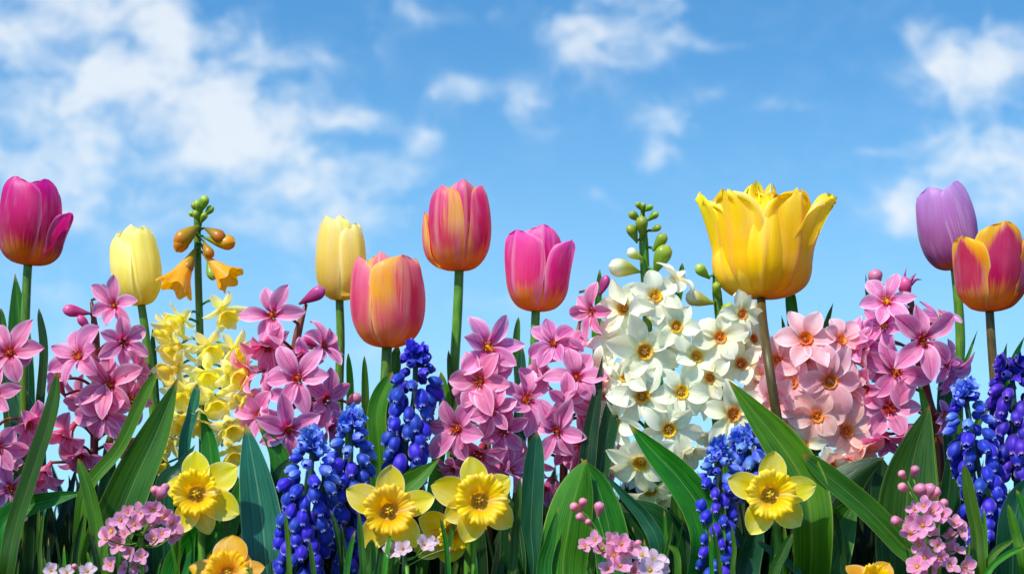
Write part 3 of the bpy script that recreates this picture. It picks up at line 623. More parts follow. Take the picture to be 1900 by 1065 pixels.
h5 = spike('pink hyacinth below the tallest centre tulip, behind the paired daffodils', 'bright', [(898, 640), (900, 740), (905, 900)], 908, 0,
      [(905, 645, 132, (.1, -1, .3)), (890, 708, 130, (-.1, -1, .2), 'rose'), (975, 742, 128, (.45, -1, .05), 'pink'), (850, 795, 132, (-.45, -1, .1), 'rose'), (935, 800, 100, (.2, -1, -.3), 'rose'), (912, 762, 100, (0, -1, -.1), 'pink')],
      [(888, 840, 130, (-.1, -.5, -.9), 'rose'), (940, 872, 112, (.75, -.7, .2)), (845, 868, 90, (-.6, -.5, -.6), 'rose'), (905, 690, 100, (.3, -.4, -.8))], fill=9, fillbox=(830, 650, 980, 880), kinds=['rose', 'pink'])
h6 = spike('tangled pink hyacinth left of the white hyacinth, with an orange centred floret on top', 'pink', [(1075, 600), (1062, 680), (1050, 780), (1045, 930)], 1042, .01,
      [(1028, 638, 108, (-.1, -1, .2)), (1100, 578, 100, (-.7, -.8, .1), 'rose'), (1070, 700, 118, (.2, -1, .1)), (1034, 800, 116, (-.2, -1, -.1)), (1078, 822, 122, (.3, -1, -.2), 'rose'), (1050, 745, 100, (0, -1, 0)), (1110, 760, 100, (.6, -1, 0), 'rose')],
      [(1062, 650, 110, (.3, -.4, .9), 'rose'), (1090, 720, 130, (.3, -.6, -.8), 'rose'), (1015, 900, 100, (-.3, -.5, -.9)), (1120, 850, 100, (.4, -.5, -.8)), (1005, 700, 100, (-.8, -.4, .2)), (1060, 890, 90, (.1, -.5, -.9), 'rose'), (1000, 850, 80, (-.8, -.4, -.4))],
      [(1118, 530, 42, .3, 1, 'pink'), (1095, 690, 36, .6, .7)], fill=12, fillbox=(985, 640, 1135, 900), kinds=['rose', 'pink'])
wk = dict(stem_mat='stem', stem_r=8, bud='white')
h7 = spike('large white hyacinth with yellow eyes and a tip of green buds', 'white', [(1192, 388), (1195, 470), (1202, 620), (1206, 900)], 1208, 0,
      [(1214, 552, 116, (.05, -1, .15)), (1160, 572, 112, (-.6, -1, .1)), (1254, 607, 104, (.35, -1, .05)), (1194, 652, 140, (-.05, -1, .05)), (1290, 664, 108, (.5, -1, .1)), (1190, 735, 124, (-.1, -1, -.1)), (1262, 728, 118, (.3, -1, -.1)), (1240, 795, 124, (.15, -1, -.2)), (1190, 855, 132, (-.2, -1, -.3)), (1140, 640, 100, (-.8, -.8, 0)), (1145, 780, 104, (-.8, -.8, -.1)), (1300, 740, 80, (.6, -1, 0)), (1160, 700, 90, (-.5, -1, .1))],
      [(1135, 690, 110, (-1, -.4, -.2)), (1206, 905, 110, (.1, -.6, -1)), (1228, 925, 70, (.4, -.5, -1)), (1250, 520, 92, (.7, -.4, .8)), (1158, 850, 110, (-.6, -.6, -.8)), (1150, 560, 90, (-.8, -.2, .8)), (1275, 830, 90, (.6, -.5, -.7))],
      [(1157, 500, 64, -1, .1, 'white'), (1230, 484, 60, .55, .85, 'green'), (1181, 471, 36, -.7, .5, 'white'), (1223, 450, 40, .6, .8, 'green'), (1172, 436, 38, -.6, .8, 'green'), (1190, 422, 44, -.1, 1, 'green'), (1216, 424, 24, 1, .5, 'green'), (1177, 404, 30, -.9, .5, 'green'), (1212, 404, 26, .9, .5, 'green'), (1195, 386, 20, .2, 1, 'green'), (1186, 384, 20, -.6, .8, 'green'), (1203, 388, 22, .8, .4, 'green')],
      fill=16, fillbox=(1128, 570, 1300, 900), filld=90, **wk)
h8 = spike('smaller cream white hyacinth left of the dark stem of the fringed tulip', 'cream', [(1326, 500), (1332, 560), (1345, 680), (1350, 850)], 1352, .012,
      [(1335, 627, 106, (-.1, -1, .15)), (1374, 583, 88, (.4, -1, .1)), (1374, 676, 100, (.2, -1, 0)), (1358, 768, 122, (0, -1, -.1)), (1320, 700, 90, (-.4, -1, 0)), (1395, 630, 80, (.8, -1, .1))],
      [(1380, 572, 66, (.6, -.4, .6)), (1400, 690, 90, (.9, -.4, -.2)), (1330, 800, 90, (-.3, -.5, -.9)), (1395, 800, 90, (.4, -.5, -.9))],
      [(1306, 503, 38, -.7, .8, 'green'), (1329, 538, 32, 0, 1, 'green'), (1300, 553, 56, -1, .35, 'white'), (1352, 585, 46, .4, 1, 'green')], fill=9, fillbox=(1310, 590, 1405, 800), **wk)
h9 = spike('pale pink and peach hyacinth right of the dark tulip stem', 'pale', [(1508, 620), (1510, 720), (1512, 900)], 1514, .0,
      [(1494, 631, 122, (0, -1, .1)), (1538, 706, 126, (.2, -1, .05)), (1444, 668, 108, (-.6, -1, 0)), (1470, 712, 104, (-.3, -1, -.1)), (1557, 632, 96, (.5, -1, .2)), (1515, 772, 106, (0, -1, 0), 'peach'), (1492, 824, 78, (-.1, -1, .1), 'cream'), (1540, 866, 90, (.3, -1, 0), 'cream'), (1568, 800, 120, (.3, -1, -.1), 'peach'), (1440, 740, 100, (-.5, -1, -.2), 'pale'), (1575, 720, 92, (.6, -1, 0))],
      [(1462, 760, 120, (-.4, -.5, -.8)), (1560, 850, 110, (.4, -.5, -.9), 'peach'), (1420, 700, 90, (-1, -.4, 0), 'pale'), (1590, 830, 100, (.6, -.5, -.8), 'peach'), (1590, 670, 90, (.8, -.4, .3))], fill=14, fillbox=(1425, 640, 1600, 860), kinds=['pale', 'pale', 'peach'], stem_mat='stem')
h10 = spike('pink hyacinth on a reddish stem at right, with a curled magenta bud at the top', 'pink', [(1690, 545), (1700, 640), (1722, 740), (1745, 860)], 1752, 0,
      [(1645, 560, 118, (-.15, -1, .35), 'bright'), (1712, 631, 144, (.1, -1, .1)), (1663, 690, 124, (-.2, -1, .1), 'rose'), (1650, 758, 130, (-.1, -1, -.1), 'rose'), (1640, 605, 100, (-.4, -1, .2), 'bright'), (1605, 636, 96, (-.6, -1, .1), 'bright'), (1752, 672, 96, (.7, -1, .1)), (1745, 592, 88, (.5, -.7, .9), 'bright')],
      [(1598, 640, 104, (-.9, -.5, .2), 'bright'), (1640, 810, 110, (-.3, -.5, -.9), 'rose'), (1762, 690, 100, (.7, -.5, -.7)), (1750, 770, 70, (.6, -.6, -.2), 'bright'), (1685, 800, 96, (.2, -.6, -.8), 'rose'), (1610, 720, 100, (-.8, -.5, -.3))],
      [(1686, 540, 56, -.1, 1), (1622, 520, 40, -.3, 1, 'rose')], fill=10, fillbox=(1595, 600, 1755, 810), kinds=['rose', 'pink'], stem_r=8)
# curled filaments of the top bud
mb = MB()
for pts in ([(1684, 528), (1679, 512), (1682, 497)], [(1688, 524), (1694, 514), (1700, 507)], [(1689, 528), (1700, 519), (1711, 519)]):
    mb.tube([P(x, y, -.012) for x, y in pts], lambda t: .0016 * (1.1 - t), 6)
mb.build('curled_petal', M['bud_pink'], h10)

# ------------------------------------------------------------------ trumpet flowers
DW = curve([(0, .25), (.12, .5), (.35, .93), (.5, 1), (.7, .9), (.88, .55), (.97, .2), (1, .03)])
def daff_petal(mb, ang, L=1.0, W=.62, op=88, curl=4, seed=0, cup=.18, z0=0.0):
    rr = random.Random(seed); ph = R(ang); s_ = rr.random() * 6; tw = R(rr.uniform(-14, 14)); nv = 14
    r, z = .10, z0; prof = [(r, z, R(op))]
    for j in range(nv):
        v = (j + .5) / nv; an = R(op) * min(1, .7 + v) + R(curl) * v * v; r += math.sin(an) * (L - .1) / nv; z += math.cos(an) * (L - .1) / nv; prof.append((r, z, an))
    def fn(u, v):
        j = int(round(v * nv)); r_, z_, an = prof[j]; a = (u - .5) * 2; wd = DW(v) * W * .5
        rad = Vector((math.cos(ph), math.sin(ph), 0)); tan = Vector((-math.sin(ph), math.cos(ph), 0)); nm = rad * -math.cos(an) + Vector((0, 0, 1)) * math.sin(an)
        sd = tan * math.cos(tw * v) + nm * math.sin(tw * v)
        cp = cup * wd * abs(a) ** 2 + .03 * math.sin(v * 5 + s_ + 2 * a) * abs(a) - .012 * math.exp(-(a / .1) ** 2)
        return rad * r_ + Vector((0, 0, z_)) + sd * (a * wd) + nm * cp
    mb.grid(10, nv, fn)
def corona_mb(mb, r0=.13, r1=.46, depth=.42, frill=.045, lobes=12, seg=120, seed=0, flare=2.6, rz=.05):
    rr = random.Random(seed); a1, a2, a3 = [rr.random() * 6 for _ in range(3)]
    def fn(u, v):
        a = u * 6.2832; rb = r0 + (r1 - r0) * (v * .35 + .65 * v ** flare)
        ruf = frill * v ** 3 * (.55 * math.sin(a * lobes + a1) + .7 * math.sin(round(lobes * 1.7) * a + a2 + 1.5 * math.sin(a * 3)) + .5 * math.sin(a * 5 + a3) + .35 * math.sin(a * 41 + a3)); ridge = .010 * v * math.sin(a * 24 + a2)
        z = depth * (1 - (1 - v) ** 1.25) - .10 * v ** 8 + rz * v ** 3 * math.sin(a * lobes * .8 + a3) + .03 * v ** 4 * math.sin(a * 29 + a1)
        r_ = rb + ruf * .8 + ridge
        return Vector((math.cos(a) * r_, math.sin(a) * r_, z))
    mb.grid(seg, 18, fn, 0, True)
    def bottom(u, v): a = u * 6.2832; r_ = r0 * v + 1e-4; return Vector((math.cos(a) * r_, math.sin(a) * r_, -.0))
    b0 = len(mb.uv); mb.grid(12, 2, bottom, 0, True)
    for i in range(b0, len(mb.uv)): mb.uv[i] = (mb.uv[i][0], 0)
def pistil_mb(mb, h=.17, r=.025):
    mb.tube([(0, 0, 0), (0, 0, h)], r, 6, 2); 
    for i in range(3): a = i * 2.09; mb.ball((math.cos(a) * .04, math.sin(a) * .04, h + .01), .035, .025, seg=6, rings=4)
    for i in range(6):
        a = i * 1.047 + .4; mb.tube([(math.cos(a) * .05, math.sin(a) * .05, 0), (math.cos(a) * .07, math.sin(a) * .07, h * .6)], .012, 5, 2); mb.ball((math.cos(a) * .075, math.sin(a) * .075, h * .68), .024, .06, seg=6, rings=4)

def daffodil(label, cx, cy, petals, Y, face, cor_px, stempath, footpx, pmat='d_petal', seed=0, depth=.42, roll=0.0, rz=.05):
    """petals: (angle on the photo, length px, width px); each petal is its own part"""
    root = thing('daffodil', label, 'daffodil', foot(footpx, Y), 'daffodils low in the bed'); k = K(Y); c = P(cx, cy, Y); fc = Vector(face).normalized()
    # basis with local X to photo right, local Y to photo up
    zx = Vector((1, 0, 0)); zx = (zx - fc * zx.dot(fc)).normalized(); zy = fc.cross(zx)
    q = Matrix((zx, zy, fc)).transposed().to_quaternion()
    L0 = 85
    for i, (an, L, W) in enumerate(petals):
        mb = MB(); daff_petal(mb, an, L / L0, W / L0, 88 + (3 if i % 2 else -2), 5 + (i * 37 % 17) - 6, seed * 9 + i, z0=.012 * (i % 2))
        o = bpy.data.objects.new('petal', mb.mesh('petal', M[pmat])); C.objects.link(o); o.parent = root; o.location = c - root.location; o.rotation_mode = 'QUATERNION'; o.rotation_quaternion = q; o.scale = (L0 * k,) * 3
    mb = MB(); corona_mb(mb, .17, cor_px / L0 / 2 * 1.06, depth * 1.05, seed=seed, rz=rz, flare=1.7, frill=.036)
    o = bpy.data.objects.new('corona', mb.mesh('corona', M['d_corona'])); C.objects.link(o); o.parent = root; o.location = c - root.location; o.rotation_mode = 'QUATERNION'; o.rotation_quaternion = q; o.scale = (L0 * k,) * 3
    mb = MB(); pistil_mb(mb); sub('pistil', mb.mesh('pistil', M['pistil']), o)
    mb = MB(); pts = [c, c - fc * .012, c - fc * .022 + Vector((0, 0, -.008))] + [P(x, y, Y + .022) for x, y in stempath] + [root.location.copy()]
    mb.tube(pts, lambda t: k * (5.5 + 2.5 * min(1, t * 4)), 10); mb.build('stem', M['stem'], root)
    return root
d1 = daffodil('yellow daffodil at left beside the pink cress cluster', 366, 917, [(92, 82, 52), (35, 92, 58), (-25, 90, 58), (-72, 80, 44), (-112, 80, 46), (160, 62, 46)], -.09, (.0, -1, .1), 80, [(372, 960), (376, 1060)], 378, seed=1)
d2 = daffodil('yellow daffodil directly below the orange and pink tulip', 722, 949, [(88, 88, 54), (153, 90, 56), (18, 90, 48), (-122, 82, 54), (-52, 84, 56)], -.10, (.08, -1, .08), 88, [(735, 1000), (720, 1080)], 712, seed=2)
d3 = daffodil('larger front daffodil of the overlapping pair', 889, 930, [(104, 86, 54), (164, 96, 58), (40, 74, 48), (-36, 78, 54), (-110, 84, 54), (208, 74, 48)], -.11, (.18, -1, .12), 92, [(884, 980), (882, 1080)], 880, seed=3)
d4 = daffodil('daffodil tucked behind the front one of the overlapping pair, facing down', 838, 978, [(156, 74, 50), (205, 84, 54), (-98, 72, 54), (-145, 84, 52), (-10, 70, 44), (60, 70, 44)], -.08, (.4, -1, -.45), 66, [(866, 990), (868, 1080)], 868, seed=4)
d5 = daffodil('yellow daffodil at right beneath the golden fringed tulip', 1427, 919, [(84, 84, 52), (158, 84, 50), (12, 90, 50), (-44, 82, 56), (-116, 82, 54)], -.115, (.0, -1, .04), 86, [(1440, 970), (1444, 1080)], 1446, seed=5)
d6 = daffodil('golden daffodil facing up at the bottom edge, below the left daffodil', 424, 1068, [(88, 80, 66), (168, 76, 40), (14, 70, 38), (130, 55, 46), (50, 55, 46), (-90, 50, 50)], -.12, (.05, -1, .42), 74, [(426, 1100)], 428, 'd_gold', seed=6)
d7 = daffodil('golden daffodil peeking over the bottom edge at right, mostly cut off', 1618, 1085, [(52, 62, 42), (140, 60, 40), (95, 34, 36), (-40, 50, 40), (-140, 50, 40)], -.12, (.1, -.8, .6), 50, [(1620, 1130)], 1622, 'd_gold', seed=7)

# the yellow spike of hanging trumpets
def trumpet_mesh(mat, seed, r1=.5, depth=.9): mb = MB(); corona_mb(mb, .10, r1, depth, .03, 6, 36, seed, 2.2, .04); return mb.mesh('trumpet', mat)
def collar_mesh(mat, seed, op=70):
    mb = MB(); rr = random.Random(seed)
    for i in range(6): daff_petal(mb, i * 60 + rr.uniform(-12, 12), rr.uniform(.9, 1.15), .42, op + rr.uniform(-14, 18), 20, seed * 5 + i, cup=.4)
    return mb.mesh('floret', mat)
TR_Y = [trumpet_mesh(M['y_trump'], s, .48, .8) for s in range(3)]; TR_O = [trumpet_mesh(M['o_trump'], s, .46, .1) for s in range(2)]
CO_Y = [collar_mesh(M['y_petal'], s, 68) for s in range(4)]; CO_O = [collar_mesh(M['o_trump'], s, 40) for s in range(2)]
def horn_mesh(mat):
    mb = MB(); rf = curve([(0, .06), (.3, .15), (.5, .24), (.7, .32), (.85, .44), (1, .54)])
    def fn(u, v): a = u * 6.2832; r_ = rf(v) * (1 + .10 * math.sin(a * 6) * v * v + .06 * math.sin(a * 11 + 1) * v ** 4); return Vector((math.cos(a) * r_, math.sin(a) * r_, v * 1.35 + .09 * v ** 4 * math.sin(a * 6 + 1)))
    mb.grid(48, 12, fn, 0, True); return mb.mesh('bell', mat)
HORN = horn_mesh(M['o_trump'])
h3 = thing('flower_spike', 'tall spike of hanging yellow trumpet flowers with orange bells near its green tip', 'flower', foot(378, .01))
stem(h3, [(366, 400), (367, 480), (371, 620), (376, 800)], 6.5, 'stem', .01)
pm = Stalks()
def horn(px, py, ex, ey, L, dy=-.35):
    a = P(px, py, .0); b = P(ex, ey, 0); d = (b - a).normalized() + Vector((0, dy, 0)); o = place('bell', HORN, h3, a, d, rnd.random() * 6, L * K(0) / 1.35)
    pedicel(pm, P(367, py - 6, .01), a, .0012)
horn(362, 464, 324, 545, 84, -.25); horn(380, 474, 430, 522, 70, -.2)
for (px, py, L, dx, dz, kd) in ((350, 440, 66, -.7, -.8, 'orange'), (408, 444, 60, 1, -.12, 'orange'), (396, 438, 50, .8, -.7, 'orange'), (344, 448, 58, -.5, -.9, 'orange'), (352, 490, 46, -.35, -1, 'orange'), (388, 462, 40, .6, -.8, 'orange'), (392, 500, 40, .4, -.9, 'green'), (376, 378, 34, .3, 1, 'green'), (370, 388, 34, 0, 1, 'green'), (362, 388, 26, -.6, .8, 'green'), (386, 392, 26, .7, .7, 'green'), (368, 402, 26, -.3, 1, 'green'), (378, 405, 24, .5, .8, 'green'), (360, 400, 22, -1, .3, 'green')):
    dv = Vector((dx, -.3, dz)).normalized(); base = P(px, py, -.002) - dv * L * K(0) * .5; place('bud', BUD[kd], h3, base, dv, rnd.random() * 6, L * K(0)); pedicel(pm, P(367, min(py, 450) - 4, .01), base, .001)
def yfl(px, py, d, face, yo=-.03, i=0):
    o = place('floret', CO_Y[rnd.randrange(4)], h3, P(px, py, .01 + yo), face, rnd.random() * 6, d / 2 * 1.12 * K(0)); sub('trumpet', TR_Y[rnd.randrange(3)], o); pedicel(pm, P(372, py - 5, .01), P(px, py, .01 + yo) - Vector(face).normalized() * .003, .001)
for (px, py, d, fc) in ((412, 572, 80, (.45, -.6, -.7)), (340, 590, 74, (-.6, -.6, -.5)), (318, 605, 78, (-.5, -.5, -.75)), (335, 640, 84, (-.4, -.6, -.6)), (388, 640, 80, (.3, -.7, -.6)), (432, 648, 74, (.8, -.6, -.4)), (330, 680, 88, (-.5, -.7, -.5)), (385, 690, 84, (.2, -.8, -.6)), (425, 690, 88, (.7, -.6, -.5)),
                        (350, 725, 88, (-.3, -.7, -.6)), (400, 738, 88, (.2, -.7, -.7)), (440, 735, 80, (.8, -.5, -.5)), (340, 772, 84, (-.3, -.6, -.7)), (425, 785, 80, (.4, -.7, -.7)), (378, 775, 80, (0, -.7, -.7)), (318, 812, 76, (-.5, -.7, -.5)), (430, 830, 76, (.3, -.6, -.8)), (310, 860, 60, (-.5, -.7, -.5))):
    yfl(px, py, d, fc, -.03)
for i in range(4): yfl(rnd.uniform(320, 440), 660 + i * 45, 74, (rnd.uniform(-.9, .9), rnd.uniform(-.6, .5), -.6), rnd.uniform(-.01, .02))
pm.build('flower_stalk', M['stem'], h3)

# ------------------------------------------------------------------ grape hyacinths
def bell_mesh(mat, seed=0, n=6):
    mb = MB(); rf = curve([(0, .10), (.10, .52), (.35, .92), (.6, 1), (.8, .80), (.93, .42), (1, .46)]); rr = random.Random(seed); sq = rr.uniform(.88, 1.1)
    def fn(u, v):
        a = u * 6.2832; r_ = .33 * rf(v) * (1 + .10 * math.cos(a * 6) * (.3 + v)); z = v * 1.0 - (.05 * math.cos(a * 6) if v > .95 else 0)
        return Vector((math.cos(a) * r_ * sq, math.sin(a) * r_, z))
    mb.grid(18, 12, fn, 0, True)
    def inn(u, v): a = u * 6.2832; r_ = .33 * .42 * (1 - v) + 1e-4; return Vector((math.cos(a) * r_, math.sin(a) * r_, .95 - .25 * v))
    b0 = len(mb.uv); mb.grid(12, 2, inn, 0, True)
    for i in range(b0, len(mb.uv)): mb.uv[i] = (0, 0)
    return mb.mesh('bell', mat)
BELL = {k: [bell_mesh(M[m_], s) for s in range(5)] for k, m_ in (('blue', 'b_blue'), ('light', 'b_light'), ('purple', 'b_purple'))}
TOPF = {k: [star_mesh('tip_floret', M[m_], 30, 25, W=.5, seed=40 + s) for s in range(2)] for k, m_ in (('blue', 'b_blue'), ('light', 'b_light'), ('purple', 'b_purple'))}
def muscari(label, axis, footpx, Y, hw, kind='blue', top='light', n=60, size=30, open_top=8, sparse=0):
    root = thing('grape_hyacinth', label, 'grape hyacinth', foot(footpx, Y), 'grape hyacinths in the bed')
    stem(root, axis, 5, 'stem_blue', Y)
    ax = [P(x, y, Y) for x, y in axis]; k = K(Y); y0, y1 = axis[0][1], axis[-1][1]
    n = int(n * 1.15)
    for i in range(n):
        t = (i + .5) / n; py = y0 + (y1 - y0) * t
        for (xa, ya), (xb, yb) in zip(axis[:-1], axis[1:]):
            if py <= yb: break
        px = xa + (xb - xa) * (py - ya) / (yb - ya)
        prof = min(1, .25 + t * 3.0) * (1 if t < .75 else 1 - (t - .75) * 1.0)
        ang = i * 2.39996 + rnd.uniform(-.35, .35); hw_ = hw; sz = size * .86 * (.55 + .45 * min(1, t * 4)) * rnd.uniform(.85, 1.15)
        rad = max(0, hw * .88 * prof - sz * .62) * rnd.uniform(.75, 1.08)
        out = Vector((math.sin(ang), -math.cos(ang), 0)); c = P(px, py - (8 if t > .3 else 0), Y) + out * (rad * k + .001)
        dz = .5 - t * 5 if t < .3 else -1.3 - rnd.uniform(0, 1.4)
        d = (out * rnd.uniform(.8, 1.1) + Vector((rnd.uniform(-.25, .25), 0, dz))).normalized()
        kd = top if (t < .22 and rnd.random() < .75) else kind
        place('bell', rnd.choice(BELL[kd]), root, c, d, rnd.random() * 6, sz * k * 1.18)
    for i in range(open_top):
        a = i * 6.28 / open_top + rnd.random(); dz = rnd.uniform(.2, 1.1); d = Vector((math.sin(a), -math.cos(a), dz)); c = P(axis[0][0], axis[0][1] + rnd.uniform(-6, 26), Y) + Vector((math.sin(a), -math.cos(a), 0)) * .002
        place('tip_floret', rnd.choice(TOPF[top]), root, c, d, rnd.random() * 6, size * .78 * k)
    return root
m1 = muscari('leftmost blue grape hyacinth, broad and dense, left of its taller twin', [(580, 815), (575, 900), (560, 1000), (545, 1100)], 540, -.075, 56, n=78, size=33, open_top=12)
m2 = muscari('tall blue grape hyacinth touching the daffodil left of centre', [(652, 775), (650, 860), (645, 960), (642, 1070)], 640, -.05, 44, n=62, size=34, open_top=11)
m3 = muscari('blue violet grape hyacinth standing right of the orange tulip stem', [(772, 655), (768, 740), (756, 800), (752, 880)], 750, -.03, 50, 'blue', 'blue', n=48, size=35, open_top=7)
m4 = muscari('blue grape hyacinth beside the right daffodil, tight column of bells', [(1335, 830), (1333, 900), (1328, 980), (1322, 1080)], 1320, -.08, 44, n=70, size=29, open_top=14)
m5 = muscari('short pale blue grape hyacinth behind the petals of the right daffodil', [(1378, 805), (1392, 850), (1398, 910)], 1400, -.05, 40, 'light', 'light', n=26, size=30, open_top=14)
m6 = muscari('blue grape hyacinth near the right edge, leaning and loose', [(1790, 725), (1802, 800), (1822, 900), (1845, 1040)], 1850, -.04, 50, n=64, size=34, open_top=9)
m7 = muscari('dark purple grape hyacinth cut by the right edge of the photo', [(1876, 680), (1882, 760), (1886, 880)], 1888, -.03, 50, 'purple', 'purple', n=52, size=36, open_top=9)

# ------------------------------------------------------------------ small pink cress clusters
def cress_mesh(mat, seed, n=4):
    mb = MB(); rr = random.Random(seed)
    for i in range(n): daff_petal(mb, i * 360 / n + rr.uniform(-14, 14), rr.uniform(.75, 1.15), .80, 70 + rr.uniform(-26, 20), 14, seed * 3 + i, cup=.3)
    return mb.mesh('blossom', mat)
CR = {'pink': [cress_mesh(M['c_pink'], s, 4 + (s % 2)) for s in range(4)], 'pale': [cress_mesh(M['c_pale'], s, 5) for s in range(2)]}
mb = MB(); mb.ball((0, 0, .06), .12, .12, seg=8, rings=5)
for i in range(5): mb.ball((.13 * math.cos(i * 1.26), .13 * math.sin(i * 1.26), .14), .045, .07, seg=5, rings=3)
EYE = mb.mesh('eye', M['stamen_y'])
def cress(label, footpx, Y, bl, buds, hub, kind='pink', size=38, leaves=6, bloomsize=None):
    root = thing('cress_flower', label, 'wildflower', foot(footpx, Y), 'small pink wildflower clusters'); k = K(Y); pm = Stalks()
    hubp = P(hub[0], hub[1], Y); pm.tube([hubp, hubp.lerp(root.location, .5) + Vector((.002, 0, 0)), root.location.copy()], .0016, 7)
    for (px, py) in bl:
        yo = rnd.uniform(-.02, .008); c = P(px, py, Y + yo); f = Vector(((px - hub[0]) / 90 + rnd.uniform(-.3, .3), -1, rnd.uniform(-.1, .6)))
        o = place('blossom', rnd.choice(CR[kind]), root, c, f, rnd.random() * 6, size / 2 * k * rnd.uniform(.85, 1.3)); sub('eye', EYE, o)
        b = hubp.lerp(Vector((hubp.x, hubp.y, c.z - .01)), .75 if c.z > hubp.z else .2); pm.tube([c - f.normalized() * .0005, c.lerp(b, .5) + Vector((0, .004, -.003)), b], .0006, 5, 6)
    for (px, py, L, dx, dz) in buds:
        d = Vector((dx, -.3, dz)).normalized(); c = P(px, py, Y) - d * L * k * .5; place('bud', BUD['rose'], root, c, d, rnd.random() * 6, L * k)
        pm.tube([c + d * .0005, c.lerp(hubp, .5) + Vector((0, 0, .001)), hubp], .0006, 5, 6)
    pm.build('flower_stalk', M['stem'], root)
    for i in range(leaves):
        x = hub[0] + rnd.uniform(-45, 45); y = rnd.uniform(hub[1] + 10, hub[1] + 60); leaf(root, [(x, y), (x * .6 + hub[0] * .4, y + 60)], 9, 'leaf', 'lance', Y + rnd.uniform(-.01, .02))
    return root
c1 = cress('pink cress cluster at bottom left, left of the daffodil', 262, -.13,
      [(238, 950), (262, 950), (285, 945), (225, 965), (250, 972), (275, 968), (302, 958), (318, 972), (208, 985), (232, 990), (300, 990), (285, 1000), (222, 1008), (318, 995), (240, 1025), (262, 1032), (258, 1050), (232, 1055), (205, 1048), (198, 1000)],
      [(300, 918, 34, .5, .4), (290, 912, 26, -.2, 1), (306, 908, 24, .3, 1), (332, 988, 22, 1, 0)], (262, 1000))
c2 = cress('pink cress cluster at the bottom, right of the pointed broad leaf', 1140, -.13,
      [(1086, 1012), (1104, 1002), (1118, 1018), (1136, 1000), (1152, 1010), (1140, 1030), (1160, 1022), (1172, 1016), (1128, 1055), (1150, 1050), (1176, 1058)],
      [(1068, 942, 26, -.9, .3), (1082, 934, 24, .1, 1), (1078, 962, 24, -.9, .3), (1092, 970, 18, -.5, .5), (1111, 945, 30, .1, 1)], (1125, 1010))
c3 = cress('pink cress cluster at bottom right in front of the widest leaf', 1745, -.13,
      [(1698, 945), (1714, 938), (1730, 950), (1746, 955), (1696, 968), (1712, 975), (1690, 990), (1726, 985), (1768, 970), (1782, 985), (1762, 995), (1706, 1010), (1740, 1010), (1758, 1018), (1776, 1020), (1716, 1035), (1744, 1036), (1726, 1052), (1762, 1050), (1790, 1052), (1702, 1052)],
      [(1676, 880, 22, -.6, .8), (1697, 875, 26, .2, 1), (1676, 906, 26, -1, .3), (1713, 912, 36, -.3, 1), (1722, 914, 38, .2, 1), (1730, 915, 32, .6, .8), (1664, 965, 28, -1, .1), (1737, 940, 26, .2, 1), (1752, 938, 26, .3, 1)], (1735, 1000), size=40)
c4 = cress('few pale pink cress blossoms under the daffodil pair', 760, -.115, [(728, 1022), (748, 1018), (786, 1010), (800, 1006)], [(834, 1022, 18, -.3, -.9)], (755, 1050), 'pale', 34, 3)
c5 = cress('pale lilac cress blossoms beside the lower pink cress cluster', 1205, -.125, [(1192, 1030), (1214, 1040), (1206, 1058), (1222, 1056)], [(1185, 1010, 20, .1, 1)], (1205, 1060), 'pale', 46, 3)
c6 = cress('tiny pale cress blossoms at the bottom left corner', 110, -.13, [(95, 1058), (125, 1062), (162, 1060)], [(140, 1052, 16, 0, 1)], (120, 1085), 'pale', 30, 2)

# ------------------------------------------------------------------ named leaves of each plant
B, DK, TE, G = 'leaf_bright', 'leaf_dark', 'leaf_teal', 'leaf'
leaf(t1, [(28, 508), (36, 600), (42, 740)], 50, G, 'broad', .05, fold=.3)
leaf(t1, [(72, 572), (82, 650), (74, 760)], 17, DK, 'strap', .02)
leaf(t1, [(2, 572), (6, 640), (20, 780)], 24, G, 'strap', .03)
leaf(t1, [(-8, 690), (30, 730), (52, 800), (60, 880)], 60, TE, 'broad', .03)
leaf(h1, [(107, 690), (98, 760), (62, 870), (28, 980), (12, 1070)], 34, G, 'strap', -.06, twist=20)
leaf(h1, [(160, 913), (100, 925), (30, 950), (-10, 1010)], 46, G, 'lance', -.05)
leaf(h1, [(72, 855), (30, 900), (0, 980)], 30, DK, 'strap', -.02)
leaf(h2, [(292, 690), (266, 735), (222, 830), (168, 895), (150, 960)], 24, B, 'strap', -.05)
leaf(h2, [(145, 850), (165, 910), (182, 990), (190, 1070)], 26, B, 'strap', -.07)
leaf(h2, [(205, 800), (200, 900), (185, 1000)], 30, DK, 'strap', -.02)
leaf(t2, [(330, 702), (292, 800), (238, 920), (190, 1065)], 82, G, 'broad', -.045, fold=.45)
leaf(t2, [(290, 815), (300, 900), (280, 1000)], 76, DK, 'broad', -.02)
leaf(t2, [(283, 610), (287, 700), (292, 800)], 14, G, 'strap', .03)
leaf(h3, [(367, 710), (357, 770), (342, 850)], 22, TE, 'strap', -.035)
leaf(h3, [(372, 750), (388, 820), (392, 900)], 38, G, 'broad', -.03)
leaf(h3, [(362, 825), (335, 870), (305, 920)], 40, TE, 'lance', -.05)
leaf(h4, [(456, 785), (470, 860), (486, 960), (496, 1065)], 78, TE, 'broad', -.07, fold=.25, label='broad blue green leaf')
leaf(h4, [(478, 785), (520, 850), (530, 950), (520, 1060)], 60, G, 'broad', -.055)
leaf(h4, [(545, 845), (518, 890), (505, 980), (500, 1070)], 56, DK, 'broad', -.06)
leaf(d1, [(486, 895), (440, 940), (385, 990), (330, 1065)], 60, G, 'lance', -.06)
leaf(d1, [(480, 848), (462, 880), (440, 930), (420, 1000)], 34, G, 'lance', -.065)
leaf(d1, [(420, 905), (395, 960), (370, 1050)], 70, DK, 'broad', -.03)
leaf(t3, [(646, 655), (650, 720), (648, 800)], 14, B, 'strap', .05)
